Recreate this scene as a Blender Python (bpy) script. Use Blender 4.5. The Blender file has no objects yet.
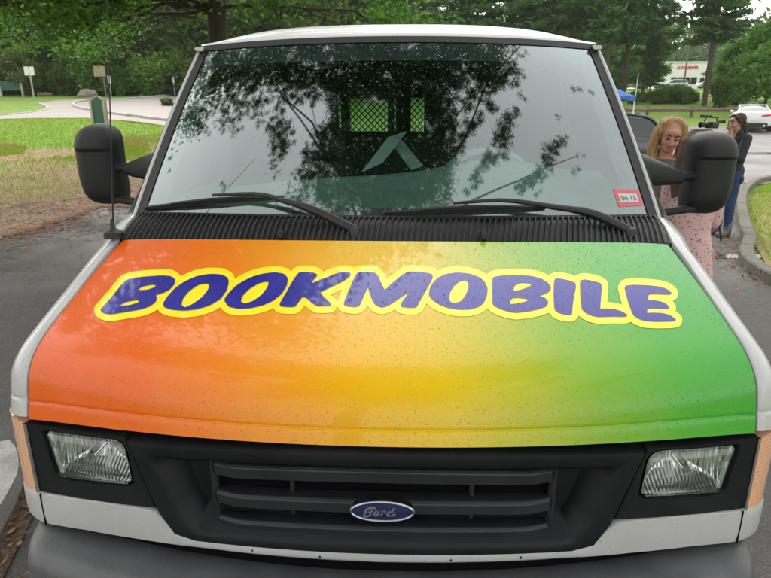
import bpy, bmesh, math, random
import numpy as np
from mathutils import Vector, Matrix, noise
random.seed(7); RNG = np.random.default_rng(7)
SC = bpy.context.scene; COL = SC.collection
R_ = math.radians

# ------------------------------------------------------------------ camera
F_PX, CX, CY = 600.0, 385.5, 289.0
CAM = np.array([0.0574, 0.0, 1.76])
_yaw, _roll, _pit = np.radians([-2.326, -0.06, 17.0])
FW = np.array([np.sin(_yaw)*np.cos(_pit), np.cos(_yaw)*np.cos(_pit), -np.sin(_pit)])
_r0 = np.cross(FW, [0, 0, 1]); _r0 /= np.linalg.norm(_r0); _u0 = np.cross(_r0, FW)
RT = _r0*np.cos(_roll) + _u0*np.sin(_roll); UP = -_r0*np.sin(_roll) + _u0*np.cos(_roll)
cd = bpy.data.cameras.new('camera'); cam = bpy.data.objects.new('camera', cd); COL.objects.link(cam)
cd.sensor_fit = 'HORIZONTAL'; cd.sensor_width = 36.0; cd.lens = 36.0*F_PX/771.0
cd.clip_start = 0.05; cd.clip_end = 3000
cam.matrix_world = Matrix(((RT[0], UP[0], -FW[0], CAM[0]), (RT[1], UP[1], -FW[1], CAM[1]), (RT[2], UP[2], -FW[2], CAM[2]), (0, 0, 0, 1)))
SC.camera = cam

def ray(px, py): return FW + RT*(px-CX)/F_PX + UP*(CY-py)/F_PX
def proj(P):
    d = np.asarray(P) - CAM; z = d @ FW
    return np.stack([CX + F_PX*(d @ RT)/z, CY - F_PX*(d @ UP)/z], -1)
def atY(px, py, Y): d = ray(px, py); return CAM + d*(Y-CAM[1])/d[1]
def atZ(px, py, Z): d = ray(px, py); return CAM + d*(Z-CAM[2])/d[2]

# ------------------------------------------------------------------ terrain
def _tab(ys, zs):
    g = np.arange(-300.0, 1200.0, 1.0); v = np.interp(g, ys, zs)
    k = np.hanning(13); k /= k.sum()
    return g, np.convolve(np.pad(v, 6, mode='edge'), k, 'valid')
_TR = _tab([-300, 12, 20, 33, 46, 60, 70, 90, 130, 300, 900], [0, 0, .1, .45, 1.1, 2.2, 3.0, 4.0, 5, 8, 12])
_TL = _tab([-300, 6, 20, 49, 70, 120, 300, 900], [0, 0, .85, 2.5, 3.4, 5, 8, 12])
def sstep(a, b, x): t = np.clip((x-a)/(b-a), 0, 1); return t*t*(3-2*t)
def terrain(x, y):
    x = np.asarray(x, float); y = np.asarray(y, float)
    b = sstep(-.38, -.08, x/(np.abs(y)+6))
    return np.interp(y, *_TL)*(1-b) + np.interp(y, *_TR)*b
def ground_at(px, py):                       # point of the terrain seen at a place
    d = ray(px, py); lo = 1.0
    t = 2.0
    while t < 400:
        P = CAM + d*t
        if P[2] < terrain(P[0], P[1]): break
        lo = t; t *= 1.02
    for _ in range(30):
        m = (lo+t)/2; P = CAM + d*m
        if P[2] < terrain(P[0], P[1]): t = m
        else: lo = m
    return CAM + d*t
def colX(px, Y): d = ray(px, 105.0); return CAM[0] + d[0]/d[1]*Y

# ------------------------------------------------------------------ materials
def new_mat(name):
    m = bpy.data.materials.new(name); m.use_nodes = True
    nt = m.node_tree; nt.nodes.clear()
    out = nt.nodes.new('ShaderNodeOutputMaterial')
    return m, nt, out
def nd(nt, typ, **kw):
    n = nt.nodes.new(typ)
    for k, v in kw.items():
        if k.startswith('i_'): n.inputs[k[2:].replace('_', ' ')].default_value = v
        else: setattr(n, k, v)
    return n
def lk(nt, a, ao, b, bi): nt.links.new(a.outputs[ao], b.inputs[bi])
def c4(c): return (c[0], c[1], c[2], 1.0)
def bsdf(nt, out, col, rough=.5, metal=0, coat=0, spec=.5):
    b = nd(nt, 'ShaderNodeBsdfPrincipled')
    b.inputs['Base Color'].default_value = c4(col); b.inputs['Roughness'].default_value = rough
    b.inputs['Metallic'].default_value = metal; b.inputs['Coat Weight'].default_value = coat
    b.inputs['Coat Roughness'].default_value = .04; b.inputs['Coat IOR'].default_value = 1.5; b.inputs['Specular IOR Level'].default_value = spec
    lk(nt, b, 0, out, 0); return b
def coords(nt, kind='Object'):
    return nd(nt, 'ShaderNodeTexCoord'), kind
def noise_n(nt, scale, detail=4, rough=.55, vec=None):
    n = nd(nt, 'ShaderNodeTexNoise'); n.inputs['Scale'].default_value = scale
    n.inputs['Detail'].default_value = detail; n.inputs['Roughness'].default_value = rough
    if vec is None:
        tc = nd(nt, 'ShaderNodeTexCoord'); lk(nt, tc, 'Object', n, 'Vector')
    else: nt.links.new(vec, n.inputs['Vector'])
    return n
def ramp(nt, stops, src=None, interp='LINEAR'):
    r = nd(nt, 'ShaderNodeValToRGB'); r.color_ramp.interpolation = interp
    e = r.color_ramp.elements
    while len(e) < len(stops): e.new(.5)
    for q, (p, c) in zip(e, stops): q.position = p; q.color = c4(c) if len(c) == 3 else c
    if src is not None: nt.links.new(src, r.inputs['Fac'])
    return r
def mixc(nt, a, b, fac, blend='MIX'):
    m = nd(nt, 'ShaderNodeMix', data_type='RGBA', blend_type=blend)
    for s, v in ((6, a), (7, b), (0, fac)):
        if hasattr(v, 'node'): nt.links.new(v, m.inputs[s])
        elif isinstance(v, (int, float)): m.inputs[s].default_value = v if s == 0 else (v, v, v, 1)
        else: m.inputs[s].default_value = c4(v)
    return m.outputs[2]
def mathn(nt, op, a, b=None, c=None):
    m = nd(nt, 'ShaderNodeMath', operation=op)
    for i, v in enumerate((a, b, c)):
        if v is None: continue
        if hasattr(v, 'node'): nt.links.new(v, m.inputs[i])
        else: m.inputs[i].default_value = v
    return m.outputs[0]
def bump(nt, b, h, strength=.3, dist=.01, inp='Normal'):
    n = nd(nt, 'ShaderNodeBump'); n.inputs['Strength'].default_value = strength; n.inputs['Distance'].default_value = dist
    nt.links.new(h, n.inputs['Height']); lk(nt, n, 0, b, inp); return n
def drops(nt, scale=110.0, dens=.55):
    """rain drops sitting on a panel: height of rounded beads of uneven size"""
    tc = nd(nt, 'ShaderNodeTexCoord')
    hs = []
    for s, k in ((scale, .30), (scale*1.9, .36)):
        v = nd(nt, 'ShaderNodeTexVoronoi'); v.inputs['Scale'].default_value = s; lk(nt, tc, 'Object', v, 'Vector')
        sep = nd(nt, 'ShaderNodeSeparateColor'); lk(nt, v, 'Color', sep, 0)
        rad = mathn(nt, 'MULTIPLY', mathn(nt, 'SUBTRACT', sep.outputs[0], 1-dens), k/dens)
        rad = mathn(nt, 'MAXIMUM', rad, 0.0)
        q = mathn(nt, 'SUBTRACT', 1.0, mathn(nt, 'POWER', mathn(nt, 'DIVIDE', v.outputs['Distance'], mathn(nt, 'ADD', rad, .001)), 2.0))
        hs.append(mathn(nt, 'MULTIPLY', mathn(nt, 'SQRT', mathn(nt, 'MAXIMUM', q, 0.0)), mathn(nt, 'MULTIPLY', rad, .6/s)))
    return mathn(nt, 'MAXIMUM', hs[0], hs[1])
def simple(name, col, rough=.5, metal=0, coat=0, var=.12, scale=8, bmp=0, bscale=60, wet=False, spec=.5):
    m, nt, out = new_mat(name); b = bsdf(nt, out, col, rough, metal, coat, spec)
    if var:
        n = noise_n(nt, scale, 5)
        r = ramp(nt, [(.3, [c*(1-var) for c in col]), (.7, [min(1, c*(1+var)) for c in col])], n.outputs['Fac'])
        lk(nt, r, 0, b, 'Base Color')
        rr = mathn(nt, 'MULTIPLY_ADD', n.outputs['Fac'], .25, rough-.12); nt.links.new(rr, b.inputs['Roughness'])
    if wet:
        h = drops(nt, 120, .5); bump(nt, b, h, .9, 1.0)
        if coat: bn = nd(nt, 'ShaderNodeBump'); bn.inputs['Strength'].default_value = .9; bn.inputs['Distance'].default_value = 1.0; nt.links.new(h, bn.inputs['Height']); lk(nt, bn, 0, b, 'Coat Normal')
    elif bmp:
        n2 = noise_n(nt, bscale, 3); bump(nt, b, n2.outputs['Fac'], bmp, .01)
    return m

M = {}
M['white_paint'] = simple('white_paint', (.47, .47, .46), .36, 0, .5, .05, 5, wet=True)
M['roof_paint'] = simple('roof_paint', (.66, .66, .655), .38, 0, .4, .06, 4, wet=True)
M['bumper_grey'] = simple('bumper_grey', (.085, .086, .090), .40, 0, 0, .25, 7, bmp=.12, bscale=160)
M['black_plastic'] = simple('black_plastic', (.013, .0135, .015), .48, 0, 0, .2, 14, bmp=.10, bscale=400)
M['grille_plastic'] = simple('grille_plastic', (.010, .011, .0125), .5, 0, 0, .25, 9, bmp=.08, bscale=240, spec=.22)
M['slat_plastic'] = simple('slat_plastic', (.022, .023, .026), .42, 0, 0, .25, 9, bmp=.08, bscale=240, spec=.4)
M['dark_void'] = simple('dark_void', (.004, .004, .005), .9, 0, 0, 0, spec=.05)
M['rubber'] = simple('rubber', (.014, .014, .015), .55, 0, 0, .2, 20, bmp=.15, bscale=200)
M['mirror_shell'] = simple('mirror_shell', (.010, .011, .012), .42, 0, 0, .25, 18, bmp=.35, bscale=500, spec=.35)
M['badge_rim'] = simple('badge_rim', (.42, .42, .43), .3, 1, 0, .1, 60)
M['chrome'] = simple('chrome', (.75, .75, .77), .16, 1, 0, .05, 20)
M['mirror_glass'] = simple('mirror_glass', (.8, .8, .82), .02, 1, 0, 0)
M['alloy'] = simple('alloy', (.45, .45, .46), .35, .8, 0, .1, 20)
M['dash'] = simple('dash', (.42, .50, .47), .7, 0, 0, .08, 12, bmp=.15, bscale=300)
M['seat_cloth'] = simple('seat_cloth', (.035, .038, .04), .9, 0, 0, .2, 40)
M['interior_dark'] = simple('interior_dark', (.022, .026, .026), .8, 0, 0, .15, 9)
M['steer'] = simple('steer', (.45, .49, .48), .5, 0, 0, .1, 20)
M['card'] = simple('card', (.50, .55, .53), .7, 0, 0, .05, 20)
M['mesh_steel'] = simple('mesh_steel', (.03, .03, .03), .5, .4, 0, .1, 30)

def mat_hood():
    m, nt, out = new_mat('rainbow_wrap'); b = bsdf(nt, out, (1, .5, .1), .30, 0, .45, .25)
    tc = nd(nt, 'ShaderNodeTexCoord'); sp = nd(nt, 'ShaderNodeSeparateXYZ'); lk(nt, tc, 'Object', sp, 0)
    n = noise_n(nt, 1.6, 2, .5, tc.outputs['Object'])
    x = mathn(nt, 'MULTIPLY_ADD', n.outputs['Fac'], .16, mathn(nt, 'SUBTRACT', mathn(nt, 'MULTIPLY_ADD', sp.outputs[1], .22, sp.outputs[0]), .13))
    f = mathn(nt, 'MULTIPLY_ADD', x, 1/1.8, .5)
    r = ramp(nt, [(.0, (.72, .100, .003)), (.15, (.74, .120, .003)), (.26, (.76, .195, .003)), (.36, (.77, .31, .004)), (.45, (.75, .42, .005)), (.54, (.67, .46, .006)),
                  (.64, (.42, .44, .010)), (.73, (.20, .40, .016)), (.84, (.07, .37, .028)), (1, (.035, .33, .036))], f)
    n2 = noise_n(nt, 9, 5, .6, tc.outputs['Object'])
    col = mixc(nt, r.outputs[0], (.9, .8, .6), mathn(nt, 'MULTIPLY', mathn(nt, 'MAXIMUM', mathn(nt, 'SUBTRACT', n2.outputs['Fac'], .55), 0.0), .12))
    nt.links.new(col, b.inputs['Base Color'])
    rr = mathn(nt, 'MULTIPLY_ADD', n2.outputs['Fac'], .2, .20); nt.links.new(rr, b.inputs['Roughness'])
    h = drops(nt, 120, .75); bump(nt, b, h, 1.0, 1.0); bump(nt, b, h, 1.0, 1.0, 'Coat Normal')
    return m
M['rainbow_wrap'] = mat_hood()
M['letter_blue'] = simple('letter_blue', (.014, .012, .26), .30, 0, .55, .06, 14, wet=True, spec=.3)
M['letter_yellow'] = simple('letter_yellow', (.93, .76, .012), .30, 0, .5, .04, 14, wet=True, spec=.3)

def mat_glass(name, tint, refl=.5, ior=1.5, wet=False, rough=0.0, cover=0.0):
    m, nt, out = new_mat(name)
    tr = nd(nt, 'ShaderNodeBsdfTransparent'); tr.inputs[0].default_value = c4(tint)
    gl = nd(nt, 'ShaderNodeBsdfGlossy'); gl.inputs['Roughness'].default_value = rough; gl.inputs[0].default_value = (.9, 1, .965, 1)
    fr = nd(nt, 'ShaderNodeFresnel'); fr.inputs['IOR'].default_value = ior
    mx = nd(nt, 'ShaderNodeMixShader')
    f = mathn(nt, 'MULTIPLY', fr.outputs[0], refl)
    nt.links.new(f, mx.inputs[0]); lk(nt, tr, 0, mx, 1); lk(nt, gl, 0, mx, 2); lk(nt, mx, 0, out, 0)
    if wet:
        h = drops(nt, 105, .22)
        for q in (gl, fr):
            bn = nd(nt, 'ShaderNodeBump'); bn.inputs['Strength'].default_value = .5; bn.inputs['Distance'].default_value = .4
            nt.links.new(h, bn.inputs['Height']); lk(nt, bn, 0, q, 'Normal')
    return m
M['windshield'] = mat_glass('windshield_glass', (.64, .86, .80), 4.4, 1.62, wet=True, rough=.028)
M['side_glass'] = mat_glass('side_glass', (.55, .68, .62), 1.3, 1.5)
M['dark_glass'] = simple('dark_glass', (.012, .015, .017), .06, 0, .5, 0)
M['lens'] = mat_glass('lens_glass', (.93, .95, .93), 1.5, 1.5, rough=.05)
def mat_reflector():
    m, nt, out = new_mat('headlight_reflector'); b = bsdf(nt, out, (.82, .82, .80), .13, .95)
    tc = nd(nt, 'ShaderNodeTexCoord')
    w = nd(nt, 'ShaderNodeTexWave', bands_direction='X'); w.inputs['Scale'].default_value = 30; w.inputs['Distortion'].default_value = .3; lk(nt, tc, 'Object', w, 'Vector')
    bump(nt, b, w.outputs['Fac'], .30, .006)
    return m
M['reflector'] = mat_reflector()
def mat_amber():
    m, nt, out = new_mat('amber_lens'); b = bsdf(nt, out, (.80, .34, .16), .22, 0, .6)
    tc = nd(nt, 'ShaderNodeTexCoord')
    w = nd(nt, 'ShaderNodeTexWave', bands_direction='Z'); w.inputs['Scale'].default_value = 30; w.inputs['Distortion'].default_value = .2; lk(nt, tc, 'Object', w, 'Vector')
    r = ramp(nt, [(.2, (.80, .41, .22)), (.8, (.80, .44, .26))], w.outputs['Fac']); lk(nt, r, 0, b, 'Base Color')
    bump(nt, b, w.outputs['Fac'], .2, .003); b.inputs['Subsurface Weight'].default_value = 0
    return m
M['amber'] = mat_amber()

# ------------------------------------------------------------------ mesh building
class MB:
    def __init__(s): s.v = []; s.f = []; s.mi = []
    def add(s, vs, fs, mi=0):
        o = len(s.v); s.v += [tuple(map(float, p)) for p in vs]; s.f += [tuple(i+o for i in q) for q in fs]; s.mi += [mi]*len(fs)
    def box(s, c, d, rot=None, mi=0):
        hx, hy, hz = d[0]/2, d[1]/2, d[2]/2
        vs = [Vector((x, y, z)) for x in (-hx, hx) for y in (-hy, hy) for z in (-hz, hz)]
        if rot is not None: vs = [rot @ p for p in vs]
        s.add([(p.x+c[0], p.y+c[1], p.z+c[2]) for p in vs], [(0, 1, 3, 2), (4, 6, 7, 5), (0, 4, 5, 1), (2, 3, 7, 6), (0, 2, 6, 4), (1, 5, 7, 3)], mi)
    def grid(s, P, mi=0, closed_u=False):           # P: rows x cols x 3
        P = np.asarray(P); a, b = P.shape[:2]; o = []
        for i in range(a-1):
            for j in range(b if closed_u else b-1):
                j2 = (j+1) % b
                o.append((i*b+j, i*b+j2, (i+1)*b+j2, (i+1)*b+j))
        s.add(P.reshape(-1, 3), o, mi)
    def loops(s, L, cap0=False, cap1=False, mi=0):
        L = np.asarray(L); s.grid(L, mi, True); n = L.shape[1]
        if cap0: s.add(L[0], [tuple(range(n))[::-1]], mi)
        if cap1: s.add(L[-1], [tuple(range(n))], mi)
    def tube(s, pts, rad, n=8, caps=True, mi=0):
        pts = [Vector(p) for p in pts]; k = len(pts)
        rad = [rad]*k if isinstance(rad, (int, float)) else rad
        L = []; up = None
        for i, p in enumerate(pts):
            t = (pts[min(i+1, k-1)] - pts[max(i-1, 0)]).normalized()
            if up is None:
                up = t.orthogonal().normalized()
            up = (up - t*up.dot(t)).normalized(); w = t.cross(up)
            L.append([p + (up*math.cos(2*math.pi*j/n) + w*math.sin(2*math.pi*j/n))*rad[i] for j in range(n)])
        s.loops([[tuple(q) for q in r] for r in L], caps, caps, mi)
    def lathe(s, c, prof, n=24, axis='z', mi=0):
        L = []
        for r, h in prof:
            row = []
            for j in range(n):
                a = 2*math.pi*j/n; p = (r*math.cos(a), r*math.sin(a), h)
                if axis == 'x': p = (p[2], p[0], p[1])
                elif axis == 'y': p = (p[0], p[2], p[1])
                row.append((p[0]+c[0], p[1]+c[1], p[2]+c[2]))
            L.append(row)
        s.loops(L, True, True, mi)
    def capsule(s, a, b, ra, rb, n=14, m=5, sq=1.0):
        a, b = Vector(a), Vector(b); t = (b-a); ln = t.length; t = t.normalized() if ln > 1e-6 else Vector((0, 0, 1))
        u = t.orthogonal().normalized(); w = t.cross(u); L = []
        for i in range(m+1):
            q = math.pi/2*(1-i/m); L.append((a - t*ra*math.sin(q), max(ra*math.cos(q), 1e-4)))
        for i in range(m+1):
            q = math.pi/2*i/m; L.append((b + t*rb*math.sin(q), max(rb*math.cos(q), 1e-4)))
        s.loops([[tuple(c + (u*math.cos(2*math.pi*j/n) + w*math.sin(2*math.pi*j/n))*r) for j in range(n)] for c, r in L], True, True)
    def ell(s, c, r, rot=None, n=18, m=12):
        L = []
        for i in range(m+1):
            q = math.pi*i/m; row = []
            for j in range(n):
                a = 2*math.pi*j/n
                p = Vector((max(math.sin(q), 1e-3)*math.cos(a)*r[0], max(math.sin(q), 1e-3)*math.sin(a)*r[1], -math.cos(q)*r[2]))
                if rot is not None: p = rot @ p
                row.append((p.x+c[0], p.y+c[1], p.z+c[2]))
            L.append(row)
        s.loops(L, True, True)
    def build(s, name, mat, parent=None, smooth=True, bevel=0, fix=True, angle=35, local=False):
        me = bpy.data.meshes.new(name)
        vs = s.v
        off = root_loc(parent) if parent is not None and not local else (0, 0, 0)
        if parent is not None and any(off): vs = [(x-off[0], y-off[1], z-off[2]) for x, y, z in vs]
        me.from_pydata(vs, [], s.f)
        for m_ in (mat if isinstance(mat, (list, tuple)) else [mat]): me.materials.append(m_)
        if isinstance(mat, (list, tuple)): me.polygons.foreach_set('material_index', s.mi)
        if fix:
            bm = bmesh.new(); bm.from_mesh(me); bmesh.ops.remove_doubles(bm, verts=bm.verts, dist=1e-5)
            bmesh.ops.recalc_face_normals(bm, faces=bm.faces); bm.to_mesh(me); bm.free()
        if smooth:
            me.polygons.foreach_set('use_smooth', [True]*len(me.polygons))
            try: me.set_sharp_from_angle(angle=R_(angle))
            except Exception: pass
        o = bpy.data.objects.new(name, me); COL.objects.link(o)
        if parent is not None: o.parent = parent
        if bevel:
            b = o.modifiers.new('bevel', 'BEVEL'); b.width = bevel; b.segments = 2; b.limit_method = 'ANGLE'; b.angle_limit = R_(35)
        return o
def root_loc(o):
    x = np.zeros(3)
    while o is not None: x += np.array(o.location); o = o.parent
    return tuple(x)
def tag(o, label=None, cat=None, group=None, kind=None):
    if label: o['label'] = label
    if cat: o['category'] = cat
    if group: o['group'] = group
    if kind: o['kind'] = kind
    return o
def empty(name, loc=(0, 0, 0), rz=0, label=None, cat=None, group=None):
    o = bpy.data.objects.new(name, None); COL.objects.link(o); o.location = loc; o.rotation_euler = (0, 0, rz)
    o.empty_display_size = .2
    return tag(o, label, cat, group)
def copy_tree(o, parent=None):
    c = o.copy(); COL.objects.link(c); c.parent = parent
    for ch in [q for q in bpy.data.objects if q.parent == o]: copy_tree(ch, c)
    return c
def fast_mesh(name, V, Fq, mat, parent=None, smooth=False):
    """numpy vertices + faces with a fixed corner count"""
    V = np.asarray(V, np.float32); Fq = np.asarray(Fq, np.int32); k = Fq.shape[1]
    me = bpy.data.meshes.new(name); me.vertices.add(len(V)); me.vertices.foreach_set('co', V.ravel())
    me.loops.add(Fq.size); me.loops.foreach_set('vertex_index', Fq.ravel())
    me.polygons.add(len(Fq)); me.polygons.foreach_set('loop_start', np.arange(0, Fq.size, k, dtype=np.int32))
    try: me.polygons.foreach_set('loop_total', np.full(len(Fq), k, np.int32))
    except Exception: pass
    me.update(calc_edges=True); me.validate()
    if smooth: me.polygons.foreach_set('use_smooth', [True]*len(me.polygons))
    me.materials.append(mat)
    o = bpy.data.objects.new(name, me); COL.objects.link(o)
    if parent is not None: o.parent = parent
    return o
def remesh_obj(mb, name, mat, parent, vox=.008, smooth=6, rot=None):
    """many overlapping limbs fused into one continuous skin"""
    tmp = mb.build(name+'_raw', mat, None, smooth=False, fix=False)
    r = tmp.modifiers.new('r', 'REMESH'); r.mode = 'VOXEL'; r.voxel_size = vox; r.use_smooth_shade = True
    s = tmp.modifiers.new('s', 'SMOOTH'); s.factor = .5; s.iterations = smooth
    dg = bpy.context.evaluated_depsgraph_get(); me = bpy.data.meshes.new_from_object(tmp.evaluated_get(dg)); me.name = name
    old = tmp.data; bpy.data.objects.remove(tmp); bpy.data.meshes.remove(old)
    if not me.materials: me.materials.append(mat)
    me.polygons.foreach_set('use_smooth', [True]*len(me.polygons))
    o = bpy.data.objects.new(name, me); COL.objects.link(o); o.parent = parent
    return o
def catmull(P, n):
    P = np.asarray(P, float); k = len(P); d = np.r_[0, np.cumsum(np.linalg.norm(np.diff(P, axis=0), axis=1))]
    Q = np.vstack([2*P[0]-P[1], P, 2*P[-1]-P[-2]]); out = []
    for t in np.linspace(0, k-1, n):
        i = min(int(t), k-2); u = t-i; a, b, c, e = Q[i], Q[i+1], Q[i+2], Q[i+3]
        out.append(.5*((2*b)+(-a+c)*u+(2*a-5*b+4*c-e)*u*u+(-a+3*b-3*c+e)*u**3))
    return np.array(out)
def resample(P, seg):                         # closed outline, `seg` points on each edge
    P = np.asarray(P, float); out = []
    for i in range(len(P)):
        a, b = P[i], P[(i+1) % len(P)]
        for j in range(seg): out.append(a + (b-a)*j/seg)
    return np.array(out)
def rounded(P, r, n=5):                        # closed outline with rounded corners
    P = [np.asarray(p, float) for p in P]; out = []
    for i in range(len(P)):
        p, a, b = P[i], P[i-1], P[(i+1) % len(P)]
        rr = r[i] if isinstance(r, (list, tuple)) else r
        da, db = a-p, b-p; la, lb = np.linalg.norm(da), np.linalg.norm(db); q = min(rr, la*.48, lb*.48)
        s, e = p+da/la*q, p+db/lb*q
        for j in range(n+1):
            t = j/n; out.append((1-t)**2*s + 2*t*(1-t)*p + t*t*e)
    return np.array(out)
# ================================================================== THE VAN
van = empty('van', (0, 1.3, 0), 0, 'white delivery van with a rainbow bonnet lettered BOOKMOBILE, parked facing the viewer', 'van')

def Yf(x): x = np.abs(x); return 1.13 + .2*x*x + 3*np.maximum(0, x-.87)**2
def fas(px, py):
    Y = 1.2
    for _ in range(40):
        p = atY(px, py, Y); Y = .5*Y + .5*float(Yf(min(abs(p[0]), 1.0)))
    return p

# ---- hood ---------------------------------------------------------
_HC = catmull([(1.745, 1.375), (1.60, 1.326), (1.45, 1.273), (1.32, 1.224), (1.245, 1.191), (1.195, 1.160), (1.165, 1.125), (1.153, 1.096), (1.152, 1.088), (1.146, 1.082), (1.137, 1.056)], 90)
_HS = catmull([(1.80, 1.365), (1.68, 1.323), (1.55, 1.275), (1.45, 1.235), (1.385, 1.205), (1.338, 1.172), (1.310, 1.137), (1.294, 1.085), (1.293, 1.072), (1.287, 1.066), (1.276, 1.032)], 90)
_HW = np.interp(np.linspace(0, 10, 90), range(11), [.835, .845, .855, .862, .867, .87, .871, .872, .872, .871, .87])
_SS = np.linspace(0, 1, 90)
def hood(u, s):
    u = np.asarray(u, float); s = np.asarray(s, float); b = u*u
    g = lambda A: np.interp(s, _SS, A)
    # slightly flattened middle and rounded shoulders
    y = g(_HC[:, 0])*(1-b) + g(_HS[:, 0])*b; z = g(_HC[:, 1])*(1-b) + g(_HS[:, 1])*b
    z = z - .006*np.abs(u)**14
    return np.stack([u*g(_HW), y, z], -1)
def hood_n(u, s, e=.004):
    a = hood(u+e, s)-hood(u-e, s); b = hood(u, np.clip(s+e, 0, 1))-hood(u, np.clip(s-e, 0, 1))
    n = np.cross(a, b); n /= np.linalg.norm(n, axis=-1, keepdims=True)
    return np.where(n[..., 2:3]-n[..., 1:2] < 0, -n, n)
def invert(S, px, py, u, s):
    tgt = np.stack([px, py], -1)
    for _ in range(14):
        e = 1e-4; p = proj(S(u, s)); ju = (proj(S(u+e, s))-p)/e; js = (proj(S(u, s-e))-p)/-e
        d = tgt-p; det = ju[..., 0]*js[..., 1]-ju[..., 1]*js[..., 0]
        du = (d[..., 0]*js[..., 1]-d[..., 1]*js[..., 0])/det; ds = (ju[..., 0]*d[..., 1]-ju[..., 1]*d[..., 0])/det
        u = np.clip(u+np.clip(du, -.2, .2), -1.2, 1.2); s = np.clip(s+np.clip(ds, -.1, .1), .0, 1.0)
    return u, s
U, S = np.meshgrid(np.linspace(-1, 1, 81), _SS)
G = hood(U, S)
m = MB(); m.grid(G)
# turned-down flange all round
edge = np.concatenate([G[:, 0], G[-1, 1:], G[::-1, -1][1:], G[0, ::-1][1:-1]])
_hn = hood_n(U*.88, S)
en = np.concatenate([_hn[:, 0], _hn[-1, 1:], _hn[::-1, -1][1:], _hn[0, ::-1][1:-1]])
m.loops([edge, edge-en*.018])
hood_o = m.build('hood', M['rainbow_wrap'], van, angle=60)

# ---- lettering: outlines laid on the hood -------------------------
LA = lambda P: [(x/3.855+85, y/3.855+255) for x, y in P]
LB = lambda P: [(x/3.855+260, y/3.855+255) for x, y in P]
LC = lambda P: [(x/5.507+420, y/5.507+255) for x, y in P]
LD = lambda P: [(x/4.535+530, y/4.535+255) for x, y in P]
LET = [
 (LA([(158,102),(185,93),(240,87),(300,83),(332,86),(347,98),(343,116),(326,134),(300,147),(270,156),(276,168),(272,182),(250,198),(215,210),(160,219),(100,229),(72,224),(62,213),(76,198),(110,160),(138,124)]),
  [LA([(196,140),(222,121),(262,114),(278,118),(272,128),(240,139)]), LA([(125,203),(140,191),(160,180),(200,173),(214,178),(205,188),(175,197)])]),
 (LA([(303,190),(318,166),(348,132),(385,106),(430,86),(480,77),(525,79),(548,90),(553,106),(546,136),(522,170),(480,195),(430,210),(380,215),(335,211),(308,202)]),
  [LA([(370,196),(376,170),(400,140),(435,116),(468,109),(482,114),(478,136),(452,168),(415,194),(385,207)])]),
 ([(224.6,300.5),(229,294),(236,287),(243,282.5),(252,278),(263,274.8),(275,273.3),(284,274.8),(287.4,279),(286.5,286),(281,294.5),(272,301.5),(262,305.6),(250,308.4),(238,308.8),(229,306.8)],
  [LA([(598,182),(606,158),(632,132),(668,110),(698,102),(712,106),(706,128),(682,158),(648,182),(615,192)])]),
 (LB([(150,72),(170,69),(205,72),(220,79),(206,96),(190,118),(240,97),(310,70),(345,70),(348,80),(325,98),(280,121),(228,145),(244,166),(272,190),(268,197),(220,197),(200,183),(178,164),(163,161),(148,182),(133,201),(100,200),(80,198),(78,190),(105,145),(130,100)]), []),
 (LB([(376,72),(400,69),(440,71),(453,82),(464,108),(479,142),(515,108),(556,76),(575,68),(620,70),(660,76),(665,88),(645,125),(618,172),(602,203),(570,203),(546,199),(546,190),(570,155),(586,133),(540,165),(492,196),(470,203),(446,193),(432,168),(416,118),(398,160),(383,195),(368,201),(340,198),(326,193),(327,182),(345,140),(362,98)]), []),
 (LC([(52,222),(56,190),(72,160),(98,132),(140,112),(200,102),(265,107),(318,124),(352,150),(369,185),(366,225),(350,262),(322,286),(275,299),(220,301),(165,293),(112,275),(70,248)]),
  [LC([(157,240),(163,205),(185,170),(220,143),(253,137),(270,154),(269,190),(252,230),(225,262),(190,271),(165,264)])]),
 (LC([(401,128),(440,121),(500,117),(560,117),(620,123),(668,136),(704,160),(719,184),(708,204),(672,220),(645,228),(685,240),(704,262),(692,284),(650,299),(590,311),(530,318),(490,312),(440,296),(402,276),(402,200)]),
  [LC([(511,206),(514,180),(524,163),(560,152),(605,156),(620,167),(596,184),(555,198)]), LC([(493,277),(494,252),(510,236),(550,236),(592,242),(604,251),(578,264),(535,273)])]),
 (LD([(112,112),(135,112),(175,120),(204,131),(205,150),(196,190),(189,240),(188,272),(160,271),(125,260),(113,248),(109,190)]), []),
 (LD([(229,119),(250,116),(290,124),(321,134),(322,160),(317,210),(315,250),(345,247),(385,251),(415,260),(440,276),(430,280),(380,279),(310,281),(280,275),(250,260),(236,245),(231,190)]), []),
 (LD([(429,144),(470,140),(530,142),(585,148),(618,158),(641,177),(620,180),(580,177),(535,178),(530,210),(560,210),(595,216),(618,228),(631,243),(600,244),(562,241),(530,243),(525,268),(560,266),(605,269),(635,278),(661,298),(630,301),(570,302),(520,299),(490,288),(470,274),(456,240),(442,195)]), []),
]
def chaikin(P, k=2):
    P = np.asarray(P, float)
    for _ in range(k):
        Q = np.roll(P, -1, 0); P = np.stack([.86*P+.14*Q, .14*P+.86*Q], 1).reshape(-1, 2)
    return P
def sdf_poly(P, X, Y):
    P = np.asarray(P); D = np.full(X.shape, 1e9); ins = np.zeros(X.shape, bool)
    for a, b in zip(P, np.roll(P, -1, 0)):
        e = b-a; wx, wy = X-a[0], Y-a[1]; t = np.clip((wx*e[0]+wy*e[1])/(e@e+1e-12), 0, 1)
        D = np.minimum(D, (wx-e[0]*t)**2 + (wy-e[1]*t)**2)
        c = (a[1] > Y) != (b[1] > Y)
        if abs(e[1]) > 1e-9: ins ^= c & (X < e[0]*(Y-a[1])/e[1]+a[0])
    D = np.sqrt(D); return np.where(ins, -D, D)
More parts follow.
